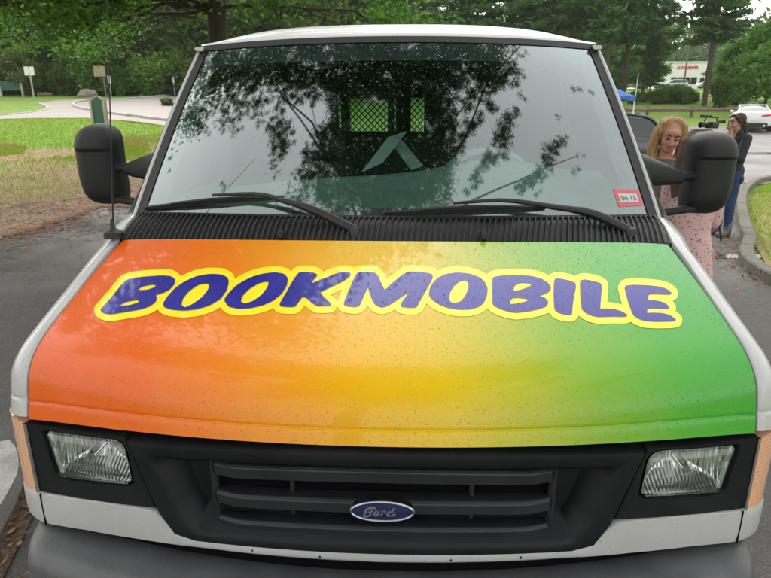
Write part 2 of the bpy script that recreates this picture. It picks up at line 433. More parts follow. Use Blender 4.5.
def iso_mesh(Fv, xs, ys):
    """faces of the region where the field is negative, cut exactly along its zero line"""
    V, Fc, ix = [], [], {}
    def vid(a, b):
        k = (a, b) if a < b else (b, a)
        if k not in ix:
            (i, j), (p, q) = k; f0, f1 = Fv[i, j], Fv[p, q]; t = 0 if k[0] == k[1] else f0/(f0-f1)
            ix[k] = len(V); V.append((xs[j]+(xs[q]-xs[j])*t, ys[i]+(ys[p]-ys[i])*t))
        return ix[k]
    neg = Fv < 0; any4 = neg[:-1, :-1] | neg[1:, :-1] | neg[:-1, 1:] | neg[1:, 1:]
    all4 = neg[:-1, :-1] & neg[1:, :-1] & neg[:-1, 1:] & neg[1:, 1:]
    for i, j in np.argwhere(any4):
        q = [(i, j), (i, j+1), (i+1, j+1), (i+1, j)]
        if all4[i, j]: Fc.append([vid(c, c) for c in q]); continue
        for tri in ((q[0], q[1], q[2]), (q[0], q[2], q[3])):
            o = []
            for a, b in zip(tri, tri[1:]+tri[:1]):
                if neg[a]: o.append(vid(a, a))
                if neg[a] != neg[b]: o.append(vid(a, b))
            if len(o) >= 3: Fc.append(o)
    return np.array(V), Fc
gx = np.arange(84, 696, .8); gy = np.arange(260, 340, .8); X, Y = np.meshgrid(gx, gy)
Fb = np.full(X.shape, 99.0); Fy = np.full(X.shape, 99.0)
for outer, holes in LET:
    o = chaikin(outer); x0, y0 = o.min(0)-16; x1, y1 = o.max(0)+16
    jx = np.where((gx > x0) & (gx < x1))[0]; jy = np.where((gy > y0) & (gy < y1))[0]; sl = np.ix_(jy, jx)
    d = sdf_poly(o, X[sl], Y[sl]); Fy[sl] = np.minimum(Fy[sl], d-7.2)
    for h in holes: d = np.maximum(d, -sdf_poly(chaikin(h), X[sl], Y[sl]))
    Fb[sl] = np.minimum(Fb[sl], d-.6)
def decal(Fv, name, mat, off):
    V, Fc = iso_mesh(Fv, gx, gy)
    u, s = invert(hood, V[:, 0], V[:, 1], (V[:, 0]-400)/320, np.full(len(V), .3))
    P = hood(u, s) + hood_n(u, s)*off
    m = MB(); m.add(P, Fc); return m.build(name, mat, hood_o, angle=60)
decal(Fy, 'lettering_border', M['letter_yellow'], .0011)
decal(Fb, 'lettering', M['letter_blue'], .0022)

# ---- windshield ----------------------------------------------------
WB, WT = .852, .712
def wind(u, v):
    u = np.asarray(u, float); v = np.asarray(v, float); b = np.abs(u)**2.2; w = WB*(1-v)+WT*v
    y0, z0 = 1.850+.145*b, 1.430-.016*b; y1, z1 = 2.255+.128*b, 1.976-.016*b
    k = 4*v*(1-v)*.016
    return np.stack([u*w, y0*(1-v)+y1*v - .8*k, z0*(1-v)+z1*v + .6*k], -1)
def wind_n(u, v, e=.004):
    a = wind(u+e, v)-wind(u-e, v); b = wind(u, v+e)-wind(u, v-e); n = np.cross(a, b); n /= np.linalg.norm(n, axis=-1, keepdims=True)
    return np.where(n[..., 1:2] > 0, -n, n)
def on_glass(px, py, off=0.0):
    px = np.atleast_1d(np.asarray(px, float)); py = np.atleast_1d(np.asarray(py, float))
    u = (px-402)/230; v = (212-py)/170
    for _ in range(15):
        e = 1e-4; p = proj(wind(u, v)); ju = (proj(wind(u+e, v))-p)/e; jv = (proj(wind(u, v+e))-p)/e
        d = np.stack([px, py], -1)-p; det = ju[:, 0]*jv[:, 1]-ju[:, 1]*jv[:, 0]
        u = u+(d[:, 0]*jv[:, 1]-d[:, 1]*jv[:, 0])/det; v = v+(ju[:, 0]*d[:, 1]-ju[:, 1]*d[:, 0])/det
    return wind(u, v)+wind_n(u, v)*off, u, v
M['border_dark'] = simple('border_dark', (.17, .15, .175), .6, 0, 0, .2, 40)
U, V_ = np.meshgrid(np.linspace(-1, 1, 61), np.linspace(0, 1, 25))
m = MB(); m.grid(wind(U, V_)); ws = m.build('windshield', M['windshield'], van, angle=80)
# printed black border on the inside of the pane
def ring(outer, inner, n, mat, name, parent, off):
    m = MB(); m.loops([[tuple(q) for q in (wind(*np.array(a).T)+wind_n(*np.array(a).T)*o)] for a, o in ((outer, off), (inner, off))]); return m.build(name, mat, parent, angle=80)
def rect_uv(u, v0, v1, n=24, r=0.0):
    P = [(-u+2*u*i/n, v0) for i in range(n)] + [(u, v0+(v1-v0)*i/n) for i in range(n)] + [(u-2*u*i/n, v1) for i in range(n)] + [(-u, v1-(v1-v0)*i/n) for i in range(n)]
    return P
ring(rect_uv(.995, .003, .997), rect_uv(.905, .045, .875), 24, M['border_dark'], 'black_border', ws, -.004)
ring(rect_uv(1.046, -.03, 1.03), rect_uv(.985, .004, .988), 24, M['rubber'], 'windshield_seal', van, .003)

# ---- fenders -------------------------------------------------------
def side_x(z): return np.interp(z, [.40, .5, .75, 1.0, 1.2, 1.36, 1.42], [.93, .955, .985, .985, .972, .95, .93])
def arch(y):
    b = .42
    for wy in (2.06, 5.45):
        if abs(y-wy) < .44: b = max(b, .36+math.sqrt(max(0, .44**2-(y-wy)**2)))
    return b
secp = [(0.004, .030), (0.004, .003), (.006, .001), (.024, .003), (.048, .015), (.068, .036), (.082, .066), (.092, .11)]
for sg in (-1, 1):
    m = MB(); rows = []
    ss = np.linspace(1, 0, 46)
    pts = [(float(np.interp(s, _SS, _HW)), float(np.interp(s, _SS, _HS[:, 0])), float(np.interp(s, _SS, _HS[:, 1]))) for s in ss]
    pts = [(w+.012*float(sstep(1.50, 1.80, y)), y, z) for w, y, z in pts] + [(.853, 1.85, 1.380), (.861, 1.91, 1.396), (.869, 1.99, 1.408), (.874, 2.12, 1.414)]
    for i, (w, y, z) in enumerate(pts):
        a = pts[max(i-1, 0)]; b = pts[min(i+1, len(pts)-1)]; ty, tz = b[1]-a[1], b[2]-a[2]; l = math.hypot(ty, tz); ny, nz = -tz/l, ty/l
        if z < 1.10: ny, nz = -.995, .10
        elif z < 1.135: k = (z-1.10)/.035; ny, nz = -.995*(1-k)+ny*k, .10*(1-k)+nz*k
        row = []
        for dx, dr in secp: row.append((sg*(w+dx*(1+.06*0)), y-ny*dr, z-nz*dr))
        x1, y1, z1 = abs(row[-1][0]), row[-1][1], row[-1][2]
        zb = arch(y1); 
        zb = max(zb, 1.015) if y1 < 1.50 else zb
        for t in np.linspace(.08, 1, 14):
            zz = z1+(zb-z1)*t; bl = min(1, (z1-zz)/.12); row.append((sg*(x1*(1-bl)+float(side_x(zz))*(.975+.025*float(sstep(1.45, 2.0, y1)))*bl), y1, zz))
        rows.append(row)
    m.grid(rows); m.build('fender', M['white_paint'], van, angle=60)

# ---- body ----------------------------------------------------------
def green_x(z): return np.interp(z, [1.36, 1.42, 1.96], [.95, .905, .752])
for sg in (-1, 1):
    m = MB(); ys = sorted(set(list(np.arange(2.12, 6.56, .08)) + [6.56])); rows = []
    for y in ys:
        zb = arch(y); zs = np.linspace(1.40, zb, 16); rows.append([(sg*float(side_x(z)), y, float(z)) for z in zs])
    m.grid(rows); m.build('body_side', M['white_paint'], van, angle=50)
    # upper side: pillar, window posts and cargo wall
    def col(yb, yt, n=8): return [(sg*float(green_x(z)), yb+(yt-yb)*(z-1.40)/.56, float(z)) for z in np.linspace(1.40, 1.96, n)]
    m = MB(); m.grid([col(2.02, 2.395), col(2.10, 2.46)]); m.grid([col(3.02, 3.00), col(3.2, 3.2)] + [col(y, y) for y in np.linspace(3.4, 6.56, 20)])
    m.grid([[(sg*float(green_x(z)), 2.10+.06*(z-1.40)/.56, z) for z in (1.36, 1.41)], [(sg*float(green_x(z)), 3.02, z) for z in (1.36, 1.41)]])
    m.grid([[(sg*float(green_x(z)), y, z) for z in (1.90, 1.96)] for y in (2.42, 2.7, 3.02)])
    m.build('upper_side', M['white_paint'], van, angle=40)
    m = MB(); m.grid([[(sg*(float(green_x(z))-.006), 2.10+.36*(z-1.40)/.56, float(z)) for z in np.linspace(1.40, 1.92, 6)], [(sg*(float(green_x(z))-.006), 3.03, float(z)) for z in np.linspace(1.40, 1.92, 6)]])
    m.build('door_window', M['side_glass'], van)
    # windshield pillar
    m = MB(); L = []
    for v in np.linspace(-.03, 1.02, 16):
        g = wind(np.array(sg*1.0), np.array(v)); n = wind_n(np.array(sg*.98), np.array(v))
        w = lambda dx, dy: (g[0]+sg*dx, g[1]+dy, g[2])
        L.append([w(.020, .006), w(.026, .002), w(.032, .004), w(.037, .016), w(.040, .06), w(.002, .06)])
    m.loops(L, True, True); m.build('windshield_pillar', M['white_paint'], van, angle=50)
    # front door seam and handle on the side
    m = MB(); m.box((sg*.987, 2.95, 1.05), (.02, .14, .035)); m.build('door_handle', M['black_plastic'], van, bevel=.006)
    for gy_, gz_, gh_ in ((3.06, .95, .9), (2.20, 1.08, .52)): m = MB(); m.box((sg*.9855, gy_, gz_), (.004, .008, gh_)); m.build('door_gap', M['dark_void'], van)
    # drip rail along the roof
    m = MB(); L = []
    for y in np.linspace(2.36, 6.5, 24):
        x = .720+.014*min(1, (y-2.36)/.15); z = 1.962-.004*min(1, (y-2.36)/.2)
        L.append([(sg*(x), y, z-.008), (sg*(x+.024), y, z-.006), (sg*(x+.028), y, z+.001), (sg*(x+.022), y, z+.006), (sg*(x-.01), y, z+.007)])
    m.loops(L, True, True); m.build('drip_rail', M['white_paint'], van, angle=40)
# roof
m = MB(); rows = []
uu = np.linspace(-1.04, 1.04, 49)
base = wind(uu, np.full(49, 1.025))
for k in np.concatenate([[0, .012, .03, .06, .10, .16, .24, .34, .5, .75], np.linspace(1.0, 4.3, 16)]):
    r = []
    for i, u in enumerate(uu):
        b = base[i]; y = b[1]+k*(1-(b[1]-2.26)/4.3); g = 1-math.exp(-k/.14); side = 1-abs(u/1.04)**5
        z = b[2]+.004+.006*min(1, k/.012)+g*(.070*side+.004); 
        x = b[0]*(1+ .01*min(1, k/.1))
        r.append((x, y, z))
    rows.append(r)
m.grid(rows); m.grid([[(p[0], p[1]+.001, p[2]-.02) for p in rows[0]], rows[0]])
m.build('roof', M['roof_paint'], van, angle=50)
# rear doors with their windows, and the dark lining of the load space
def holed(xs, zs, holes, y, mat, name):
    m = MB()
    for i in range(len(xs)-1):
        for j in range(len(zs)-1):
            cx, cz = (xs[i]+xs[i+1])/2, (zs[j]+zs[j+1])/2
            if any(a < cx < b and c < cz < d for a, b, c, d in holes): continue
            m.add([(xs[i], y, zs[j]), (xs[i+1], y, zs[j]), (xs[i+1], y, zs[j+1]), (xs[i], y, zs[j+1])], [(0, 1, 2, 3)])
    return m.build(name, mat, van, smooth=False)
rh = [(-.70, -.10, 1.50, 1.84), (.06, .66, 1.50, 1.84)]
rx, rz = [-.78, -.70, -.10, .06, .66, .78], [.45, 1.50, 1.84, 1.97]
m = MB()
rd = holed([-.95]+rx[1:-1]+[.95], [.45, 1.38], [], 6.56, M['white_paint'], 'rear_door_lower')
holed(rx, [1.38, 1.50, 1.84, 1.97], rh, 6.56, M['white_paint'], 'rear_door_upper')
holed(rx, rz, rh, 6.53, M['interior_dark'], 'rear_lining')
for a, b, c, d in rh:
    m = MB(); m.add([(a, 6.545, c), (b, 6.545, c), (b, 6.545, d), (a, 6.545, d)], [(0, 1, 2, 3)]); m.build('rear_window', M['side_glass'], van)
m = MB()
for sg in (-1, 1): m.add([(sg*.72, 3.1, 1.39), (sg*.72, 6.53, 1.39), (sg*.71, 6.53, 1.93), (sg*.71, 3.1, 1.93)], [(0, 1, 2, 3)]); m.add([(sg*.90, 2.0, .5), (sg*.90, 6.53, .5), (sg*.90, 6.53, 1.385), (sg*.90, 2.0, 1.385)], [(0, 1, 2, 3)])
m.add([(-.70, 2.42, 1.955), (.70, 2.42, 1.955), (.72, 6.53, 1.955), (-.72, 6.53, 1.955)], [(0, 1, 2, 3)])
m.add([(-.9, 1.5, .5), (.9, 1.5, .5), (.9, 6.53, .5), (-.9, 6.53, .5)], [(0, 1, 2, 3)])
m.add([(-.9, 1.62, .5), (.9, 1.62, .5), (.8, 1.95, 1.36), (-.8, 1.95, 1.36)], [(0, 1, 2, 3)])
m.build('cabin_lining', M['interior_dark'], van, smooth=False)
# steel partition with its mesh
ph = (-.43, .13, 1.60, 1.87)
pt = holed([-.72, ph[0], ph[1], .72], [.5, ph[2], ph[3], 1.95], [ph], 3.42, M['interior_dark'], 'partition')
m = MB(); st = .027
for k in range(-40, 60):
    for dr in (1, -1):
        # diagonal wires clipped to the opening
        x0 = ph[0]+k*st*1.25; pts = []
        for t in np.linspace(0, 1, 60):
            z = ph[2]+(ph[3]-ph[2])*t; x = x0+dr*(z-ph[2])*1.0
            if ph[0] <= x <= ph[1]: pts.append((x, 3.425, z))
        if len(pts) > 2: m.tube([pts[0], pts[-1]], .0032, 5)
m.box((-.30, 3.425, 1.735), (.05, .02, .27)); m.box((-.05, 3.425, 1.735), (.035, .02, .27))
m.build('partition_mesh', M['mesh_steel'], pt, smooth=False)

# ---- cowl under the windshield --------------------------------------
m = MB(); rib = MB(); n = 97
def cowl(u, t):
    a = np.array([u*.850, 1.757+.052*u*u, 1.362-.010*u*u]); b = np.array([u*.862, 1.842+.150*abs(u)**2.2, 1.428-.018*u*u]); p = a*(1-t)+b*t
    if abs(u) < .9: pass
    p[2] += .010*math.sin(math.pi*t); return p
m.grid([[cowl(u, t) for u in np.linspace(-1, 1, 61)] for t in np.linspace(-.25, 1.06, 8)])
cowl_o = m.build('cowl_panel', M['black_plastic'], van)
for i in range(n):
    u = -.985+1.97*i/(n-1); lean = .010*(1 if u > 0 else 1)
    P = [cowl(min(1, max(-1, u+lean*(t-.5)*2)), t)+np.array([0, -.002, .006]) for t in np.linspace(.02, .97, 5)]
    rib.tube(P, .0035, 5)
for t in (.02, .97):
    rib.tube([cowl(u, t)+np.array([0, 0, .003]) for u in np.linspace(-1, 1, 41)], .005, 6)
rib.build('cowl_rib', M['rubber'], cowl_o)
# seal strip between hood and cowl
# nozzles
for px in (289, 497):
    p = cowl((px-402)/290, .12); m = MB(); m.box((p[0], p[1]-.004, p[2]+.016), (.018, .03, .022)); m.box((p[0], p[1]-.01, p[2]+.026), (.010, .018, .012)); m.build('washer_nozzle', M['black_plastic'], van, bevel=.004)

# ---- wipers ---------------------------------------------------------
def P_(px, py, Y): return atY(px, py, Y)
def wiper(piv, mids, tip, b0, b1, clampx):
    g = lambda q, o: on_glass(q[0], q[1], o)[0][0]
    root = MB()
    base = cowl((piv[0]-402)/287, .45)+np.array([0, -.005, .025])
    base = P_(piv[0], piv[1], base[1])
    A = [base] + [g(q, .045) for q in mids] + [g(tip, .030)]
    A = catmull(A, 14); rr = list(np.linspace(.0155, .0135, 5)) + list(np.linspace(.010, .0045, 9))
    root.tube(A, rr, 10); root.lathe((base[0], base[1], base[2]-.02), [(.02, -.02), (.022, .01), (.016, .03), (.004, .034)], 16)
    arm = root.build('wiper_arm', M['black_plastic'], van)
    bl = MB(); q = [b0[0]+(b1[0]-b0[0])*t for t in np.linspace(0, 1, 9)], [b0[1]+(b1[1]-b0[1])*t for t in np.linspace(0, 1, 9)]
    Pn = on_glass(q[0], q[1], .012)[0]; Pm = on_glass(q[0], q[1], .003)[0]
    bl.tube(Pm, .005, 6); bl.tube(Pn, [.004]+[.0075]*7+[.004], 6)
    up = on_glass(q[0], q[1], .024)[0]
    for a, b in ((1, 3), (5, 7)): bl.tube([Pn[a], (up[a]+up[b])/2, Pn[b]], .005, 6)
    bl.tube([(up[1]+up[3])/2, up[4]+np.array([0, -.004, .004]), (up[5]+up[7])/2], .006, 6)
    bl.build('wiper_blade', M['rubber'], arm)
wiper((355, 230), [(318, 216), (290, 207), (262, 200)], (217, 199), (146, 209), (284, 198), 217)
wiper((630, 231), [(585, 219), (545, 212), (500, 206)], (452, 207), (384, 214), (545, 208), 452)

# ---- sticker ---------------------------------------------------------
def text_geo(txt, size=1.0, bold=0.0, extr=0.0):
    c = bpy.data.curves.new('txt', 'FONT'); c.body = txt; c.size = size; c.align_x = 'CENTER'; c.align_y = 'CENTER'; c.offset = bold; c.extrude = extr
    o = bpy.data.objects.new('txt', c); COL.objects.link(o)
    dg = bpy.context.evaluated_depsgraph_get(); me = bpy.data.meshes.new_from_object(o.evaluated_get(dg))
    v = np.array([q.co[:] for q in me.vertices]); f = [tuple(p.vertices) for p in me.polygons]
    bpy.data.objects.remove(o); bpy.data.curves.remove(c); bpy.data.meshes.remove(me); return v, f
M['sticker_red'] = simple('sticker_red', (.62, .12, .14), .5, 0, 0, .03)
M['sticker_white'] = simple('sticker_white', (.55, .58, .57), .5, 0, 0, .03)
M['sticker_ink'] = simple('sticker_ink', (.06, .22, .26), .5, 0, 0, .03)
SQ = [(612.5, 189.5), (638.0, 190.5), (643.0, 206.0), (619.0, 207.0)]
def sq(a, b):
    p = [np.array(q) for q in SQ]; return (p[0]*(1-a)+p[1]*a)*(1-b) + (p[3]*(1-a)+p[2]*a)*b
def sticker(pts, fs, name, mat, parent, off):
    q = np.array([sq(a, b) for a, b in pts]); P = on_glass(q[:, 0], q[:, 1], off)[0]; m = MB(); m.add(P, fs); return m.build(name, mat, parent, smooth=False)
gq = [(i/6, j/4) for j in range(5) for i in range(7)]; gf = [(j*7+i, j*7+i+1, j*7+i+8, j*7+i+7) for j in range(4) for i in range(6)]
stk = sticker(gq, gf, 'registration_sticker', M['sticker_red'], ws, .0012)
sticker([(.13+.74*a, .24+.52*b) for a, b in gq], gf, 'sticker_panel', M['sticker_white'], stk, .0020)
tv, tf = text_geo('04-15', 1.0, .02)
tw = np.ptp(tv[:, 0]); th = np.ptp(tv[:, 1]); tc_ = (tv.max(0)+tv.min(0))/2
sticker([(.5+(p[0]-tc_[0])/tw*.60, .5-(p[1]-tc_[1])/th*.32) for p in tv], tf, 'sticker_text', M['sticker_ink'], stk, .0028)

# ---- front end --------------------------------------------------------
def front(P, y): P = np.asarray(P); return [(p[0], float(Yf(p[0]))+y, p[1]) for p in P]
def front_loops(L, mat, name, parent=van, cap=False, capmat=None, angle=35):
    m = MB(); m.loops([front(P, y) for P, y in L])
    if cap:                                        # back wall of the recess, as a fan of strips
        P = front(*L[-1]); c = np.mean(np.array(P), 0); k = len(P); m.add(P+[tuple(c)], [(i, (i+1) % k, k) for i in range(k)])
    return m.build(name, mat, parent, angle=angle)
def sym(P): return [(-x, z) for x, z in P][::-1]
gR = [(.588, 1.022), (.526, .842), (.492, .790), (.440, .780)]
def arcz(x0, x1, z0, zc, n=9): return [(x0+(x1-x0)*i/n, z0+(zc-z0)*(1-((x0+(x1-x0)*i/n)/x0)**2)) for i in range(1, n)]
def outline(R, ztop, zbot):   # right corners top to bottom -> closed outline, arched top and bottom
    L = [(-x, z) for x, z in R]
    return R + arcz(R[-1][0], -R[-1][0], R[-1][1], zbot) + L[::-1] + arcz(L[0][0], -L[0][0], L[0][1], ztop)
def prep(P): return resample(P, 6)
gO = outline(gR, 1.046, .790)
gI = outline([(.520, .987), (.462, .852), (.428, .815), (.400, .809)], 1.012, .824)
gM = outline([(.545, 1.002), (.487, .850), (.448, .804), (.412, .797)], 1.028, .806)
gB = outline([(.470, .968), (.440, .875), (.420, .838), (.395, .832)], .995, .842)
grille = front_loops([(prep(gO), .03), (prep(gO), -.002), (prep(gO)*[.996, 1]-[0, 0], -.010), (prep(gM), -.014), (prep(gI), -.004), (prep(gB), .060)], M['grille_plastic'], 'grille', cap=True, angle=55)
m = MB()
for z0, z1, bow in ((.982, .944, .016), (.905, .868, .013), (.836, .806, .012)):
    L = []
    for x in np.linspace(-.385, .385, 31):
        k = 1-(x/.385)**2; y = float(Yf(x)); a, b = z0+bow*k, z1+bow*k; e = .012*max(0, (abs(x)-.33)/.05)
        L.append([(x, y+.050, a-.004), (x, y+.012+e, a), (x, y+.004+e, a-.006), (x, y+.008+e, b+.003), (x, y+.016+e, b), (x, y+.050, b-.002)])
    m.loops(L, True, True)
for sg in (-1, 1):
    L = []
    for z in np.linspace(.846, .998, 6): y = float(Yf(.395)); L.append([(sg*.383, y+.060, z), (sg*.382, y+.030, z), (sg*.392, y+.022, z), (sg*.400, y+.030, z), (sg*.402, y+.060, z)])
    m.loops(L, True, True)
    y = float(Yf(.21)); m.box((sg*.205, y+.05, .925), (.010, .035, .15))
m.build('grille_slats', M['slat_plastic'], grille, bevel=.002)
m = MB(); m.grid([[(x, float(Yf(x))+.050, z) for x in np.linspace(-.378, .378, 25)] for z in (.846, .92, .995)]); m.build('grille_shade', M['dark_void'], grille)  # near-black sheet that paints the shade inside the grille opening
# oval badge
M['badge_blue'] = simple('badge_blue', (.010, .018, .085), .18, 0, .8, .1, 30)
M['badge_silver'] = simple('badge_silver', (.62, .63, .66), .28, .9, 0, .05, 40)
bc = np.array([.004, 1.126, .8995])
def oval(a, b, y, n=64): return [(bc[0]+a*math.cos(2*math.pi*i/n), bc[1]+y, bc[2]+b*math.sin(2*math.pi*i/n)) for i in range(n)]
m = MB(); m.loops([oval(.074, .0285, .014), oval(.074, .0285, .004), oval(.0725, .0272, -.001), oval(.0695, .0245, -.003), oval(.0672, .0222, -.001), oval(.0665, .0218, .002)]); badge = m.build('oval_badge', M['badge_rim'], grille)
m = MB(); L = [oval(.0672*k, .0222*k, -.0035*(1-k*k)) for k in (1, .8, .6, .4, .2, .02)]; m.loops(L, False, True); m.build('badge_face', M['badge_blue'], badge)
def ribbon(m, pts, w, y=-.0045):                # flat stroke of a script letter
    P = catmull(pts, 8*len(pts)); k = len(P); T = np.gradient(P, axis=0); T /= np.linalg.norm(T, axis=1, keepdims=True)+1e-9
    N = np.stack([-T[:, 1], T[:, 0]], 1); ww = w if not callable(w) else np.array([w(t) for t in np.linspace(0, 1, k)])[:, None]
    f = lambda Q, yy: [(bc[0]+q[0], bc[1]+yy, bc[2]+q[1]) for q in Q]
    m.grid([f(P+N*ww, y+.001), f(P+N*ww, y), f(P-N*ww, y), f(P-N*ww, y+.001)])
m = MB(); sc = .0092; K = lambda P, dx: [((x+dx)*sc, y*sc) for x, y in P]
th = lambda t: .0012+.0008*math.sin(math.pi*t)
ribbon(m, K([(1.5, .95), (1.0, 1.35), (.0, 1.25), (-.7, .8), (-1.2, .25), (-1.0, -.05), (-.6, .25)], -3.0), th)          # swept top of F
ribbon(m, K([(.75, 1.2), (.45, .4), (.05, -.6), (-.5, -1.15), (-1.25, -1.15), (-1.45, -.7), (-1.0, -.45)], -3.0), th)        # stem with its curl
ribbon(m, K([(-.35, .1), (.3, .2), (.75, .35)], -3.0), .0010)
ribbon(m, K([(.45, .3), (-.15, .15), (-.45, -.45), (-.15, -.85), (.35, -.7), (.65, -.15), (.45, .3), (.9, .15)], -1.5), th)    # o
ribbon(m, K([(-.45, .25), (-.15, .35), (-.35, -.3), (-.6, -.85)], .25), th)
ribbon(m, K([(-.35, -.3), (.05, .2), (.4, .4), (.6, .2)], .25), th)                                                     # r
ribbon(m, K([(.55, .2), (.0, .25), (-.5, -.3), (-.3, -.85), (.15, -.65), (.55, .05)], 1.75), th)
ribbon(m, K([(1.15, 1.45), (.75, .6), (.4, -.4), (.5, -.85), (1.0, -.6), (1.5, -.1)], 1.75), th)                           # d
m.build('badge_script', M['badge_silver'], badge)

# headlights, their black frames, turn signals, lower white panel
for sg in (-1, 1):
    f = lambda P: [(sg*x, z) for x, z in P]
    lens = rounded([(.607, 1.010), (.832, .992), (.812, .872), (.599, .897)], [.035, .014, .018, .014], 6)
    def grow(P, k, kz=None): c = P.mean(0); return c+(P-c)*[k, kz or k]
    c0 = lens.mean(0)
    # outer outline of the frame with the same number of points, by angle from the centre
    fo = np.array([(.594, 1.025), (.884, 1.012), (.888, .812), (.534, .846)])
    def by_angle(poly, src):
        out = []
        for p in src:
            d = p-c0; best = None
            for a, b in zip(poly, np.roll(poly, -1, 0)):
                e = b-a; den = d[0]*e[1]-d[1]*e[0]
                if abs(den) < 1e-12: continue
                t = ((a[0]-c0[0])*e[1]-(a[1]-c0[1])*e[0])/den; q = ((a[0]-c0[0])*d[1]-(a[1]-c0[1])*d[0])/den
                if t > 0 and -1e-6 <= q <= 1+1e-6: best = c0+d*t
            out.append(best)
        return np.array(out)
    dense = resample(lens, 3)
    # put exact corners in: angles of the corners of the frame
    cand = np.array([c0+(p-c0)*.3 for p in fo])
    ang = lambda P: np.arctan2(P[:, 1]-c0[1], P[:, 0]-c0[0])
    def with_corners(P): 
        A = np.concatenate([ang(P), ang(fo)]); return np.unique(np.round(A, 6))
    A = with_corners(dense); dirs = np.stack([np.cos(A), np.sin(A)], 1)+c0
    Lo, Ll = by_angle(fo, dirs), by_angle(dense, dirs)
    bz = front_loops([(f(Lo), .03), (f(Lo), .004), (f(c0+(Lo-c0)*.985), -.001), (f(c0+(Ll-c0)*[1.10, 1.13]), .003), (f(c0+(Ll-c0)*[1.03, 1.05]), .016), (f(c0+(Ll-c0)*1.01), .035)], M['grille_plastic'], 'headlight_frame')
    hl = front_loops([(f(c0+(Ll-c0)*1.0), .012), (f(c0+(Ll-c0)*1.0), .028), (f(c0+(Ll-c0)*.97), .030), (f(c0+(Ll-c0)*.86), .050), (f(c0+(Ll-c0)*.62), .075), (f(c0+(Ll-c0)*.3), .09), (f(c0+(Ll-c0)*.08), .094)], M['reflector'], 'headlight', cap=True, angle=80)
    gl = MB(); gl.loops([front(f(c0+(Ll-c0)*k), y) for k, y in ((1.02, .016), (1.0, .004), (.97, .0), (.8, -.006), (.5, -.010), (.2, -.012), (.02, -.0125))], False, True)
    gl.build('headlight_lens', M['lens'], hl, angle=80)
    fl = MB()
    for q in np.linspace(-.9, .9, 19):
        x = c0[0]+q*.092; zz = np.linspace(c0[1]-.042, c0[1]-.004 if abs(q) < .95 else c0[1], 5)
        fl.tube([(sg*x, float(Yf(x))+.006, z) for z in zz], .0016, 5)
    fl.build('lens_flute', M['lens'], hl)
    b_ = MB(); b_.lathe((sg*c0[0], float(Yf(c0[0]))+.045, c0[1]), [(.010, -.025), (.014, -.01), (.014, .03)], 14, 'y'); b_.build('bulb', M['chrome'], hl)
    # wrap-round amber signal
    rows = []
    for x, y in catmull([(.890, 1.285), (.915, 1.297), (.940, 1.315), (.958, 1.335), (.970, 1.36), (.977, 1.39), (.982, 1.52)], 15):
        t = (x-.890)/.09; zt, zb = 1.010+.008*t, .812-.008*t
        rows.append([(sg*x, y, zt+(zb-zt)*k) for k in np.linspace(0, 1, 8)])
    L_ = rows; m = MB(); m.grid(L_); back = [[(p[0]*.985, p[1]+.04, p[2]) for p in r] for r in L_]
    m.grid(back); m.grid([L_[0], back[0]]); m.grid([L_[-1], back[-1]]); m.grid([[r[0] for r in L_], [r[0] for r in back]]); m.grid([[r[-1] for r in L_], [r[-1] for r in back]])
    ts = m.build('turn_signal', M['amber'], van, angle=50)
    m = MB(); m.tube([(sg*.888, float(Yf(.888))-.004, z) for z in np.linspace(.812, 1.010, 6)], .0045, 6); m.build('signal_rim', M['chrome'], ts)
# lower white panel in one sweep round the front
m = MB(); rows = []
for x in np.concatenate([np.linspace(-.970, -.80, 14), np.linspace(-.79, .79, 90), np.linspace(.80, .970, 14)]):
    a = abs(x)
    zt = np.interp(a, [0, .40, .455, .492, .515, .534, .60, .70, .888, .97], [.788, .779, .779, .790, .815, .838, .838, .832, .808, .800])
    zb = np.interp(a, [0, .20, .40, .60, .75, .86, .97], [.757, .756, .752, .742, .730, .715, .700])
    y = float(Yf(a)); rows.append([(x, y+.03, zt), (x, y+.004, zt-.001), (x, y-.001, zt-.004), (x, y-.003, zt+(zb-zt)*.3), (x, y-.003, zt+(zb-zt)*.7), (x, y, zb+.003), (x, y+.012, zb), (x, y+.06, zb-.002)])
for i, sg in ((0, -1), (-1, 1)):
    q = rows[i]; extra = [[(sg*(abs(p[0])+dx), p[1]+dy, p[2]) for p in q] for dx, dy in ((.007, .02), (.010, .06), (.012, .20))]
    rows = extra[::-1]+rows if sg < 0 else rows+extra
m.grid(rows); val = m.build('lower_panel', M['white_paint'], van, angle=50)
for sg in (-1, 1):
    m = MB(); m.tube([(sg*.884, float(Yf(.884))-.0028, z) for z in np.linspace(.712, .806, 5)], .0022, 6); m.build('panel_gap', M['dark_void'], val)
    m = MB()
    for x in (.31, .15): m = MB(); m.lathe((sg*x+.01, float(Yf(x))-.003, .769), [(.0024, -.002), (.0024, .004)], 8, 'y'); m.build('panel_fastener', M['dark_void'], val)
# near-black sheet standing for the shade in the gap behind the bumper
m = MB(); m.grid([[(x, float(Yf(min(abs(x), .93)))+.035, z) for x in np.linspace(-.93, .93, 41)] for z in (.50, .62, .74, .79)]); m.build('bumper_gap_shade', M['dark_void'], van)
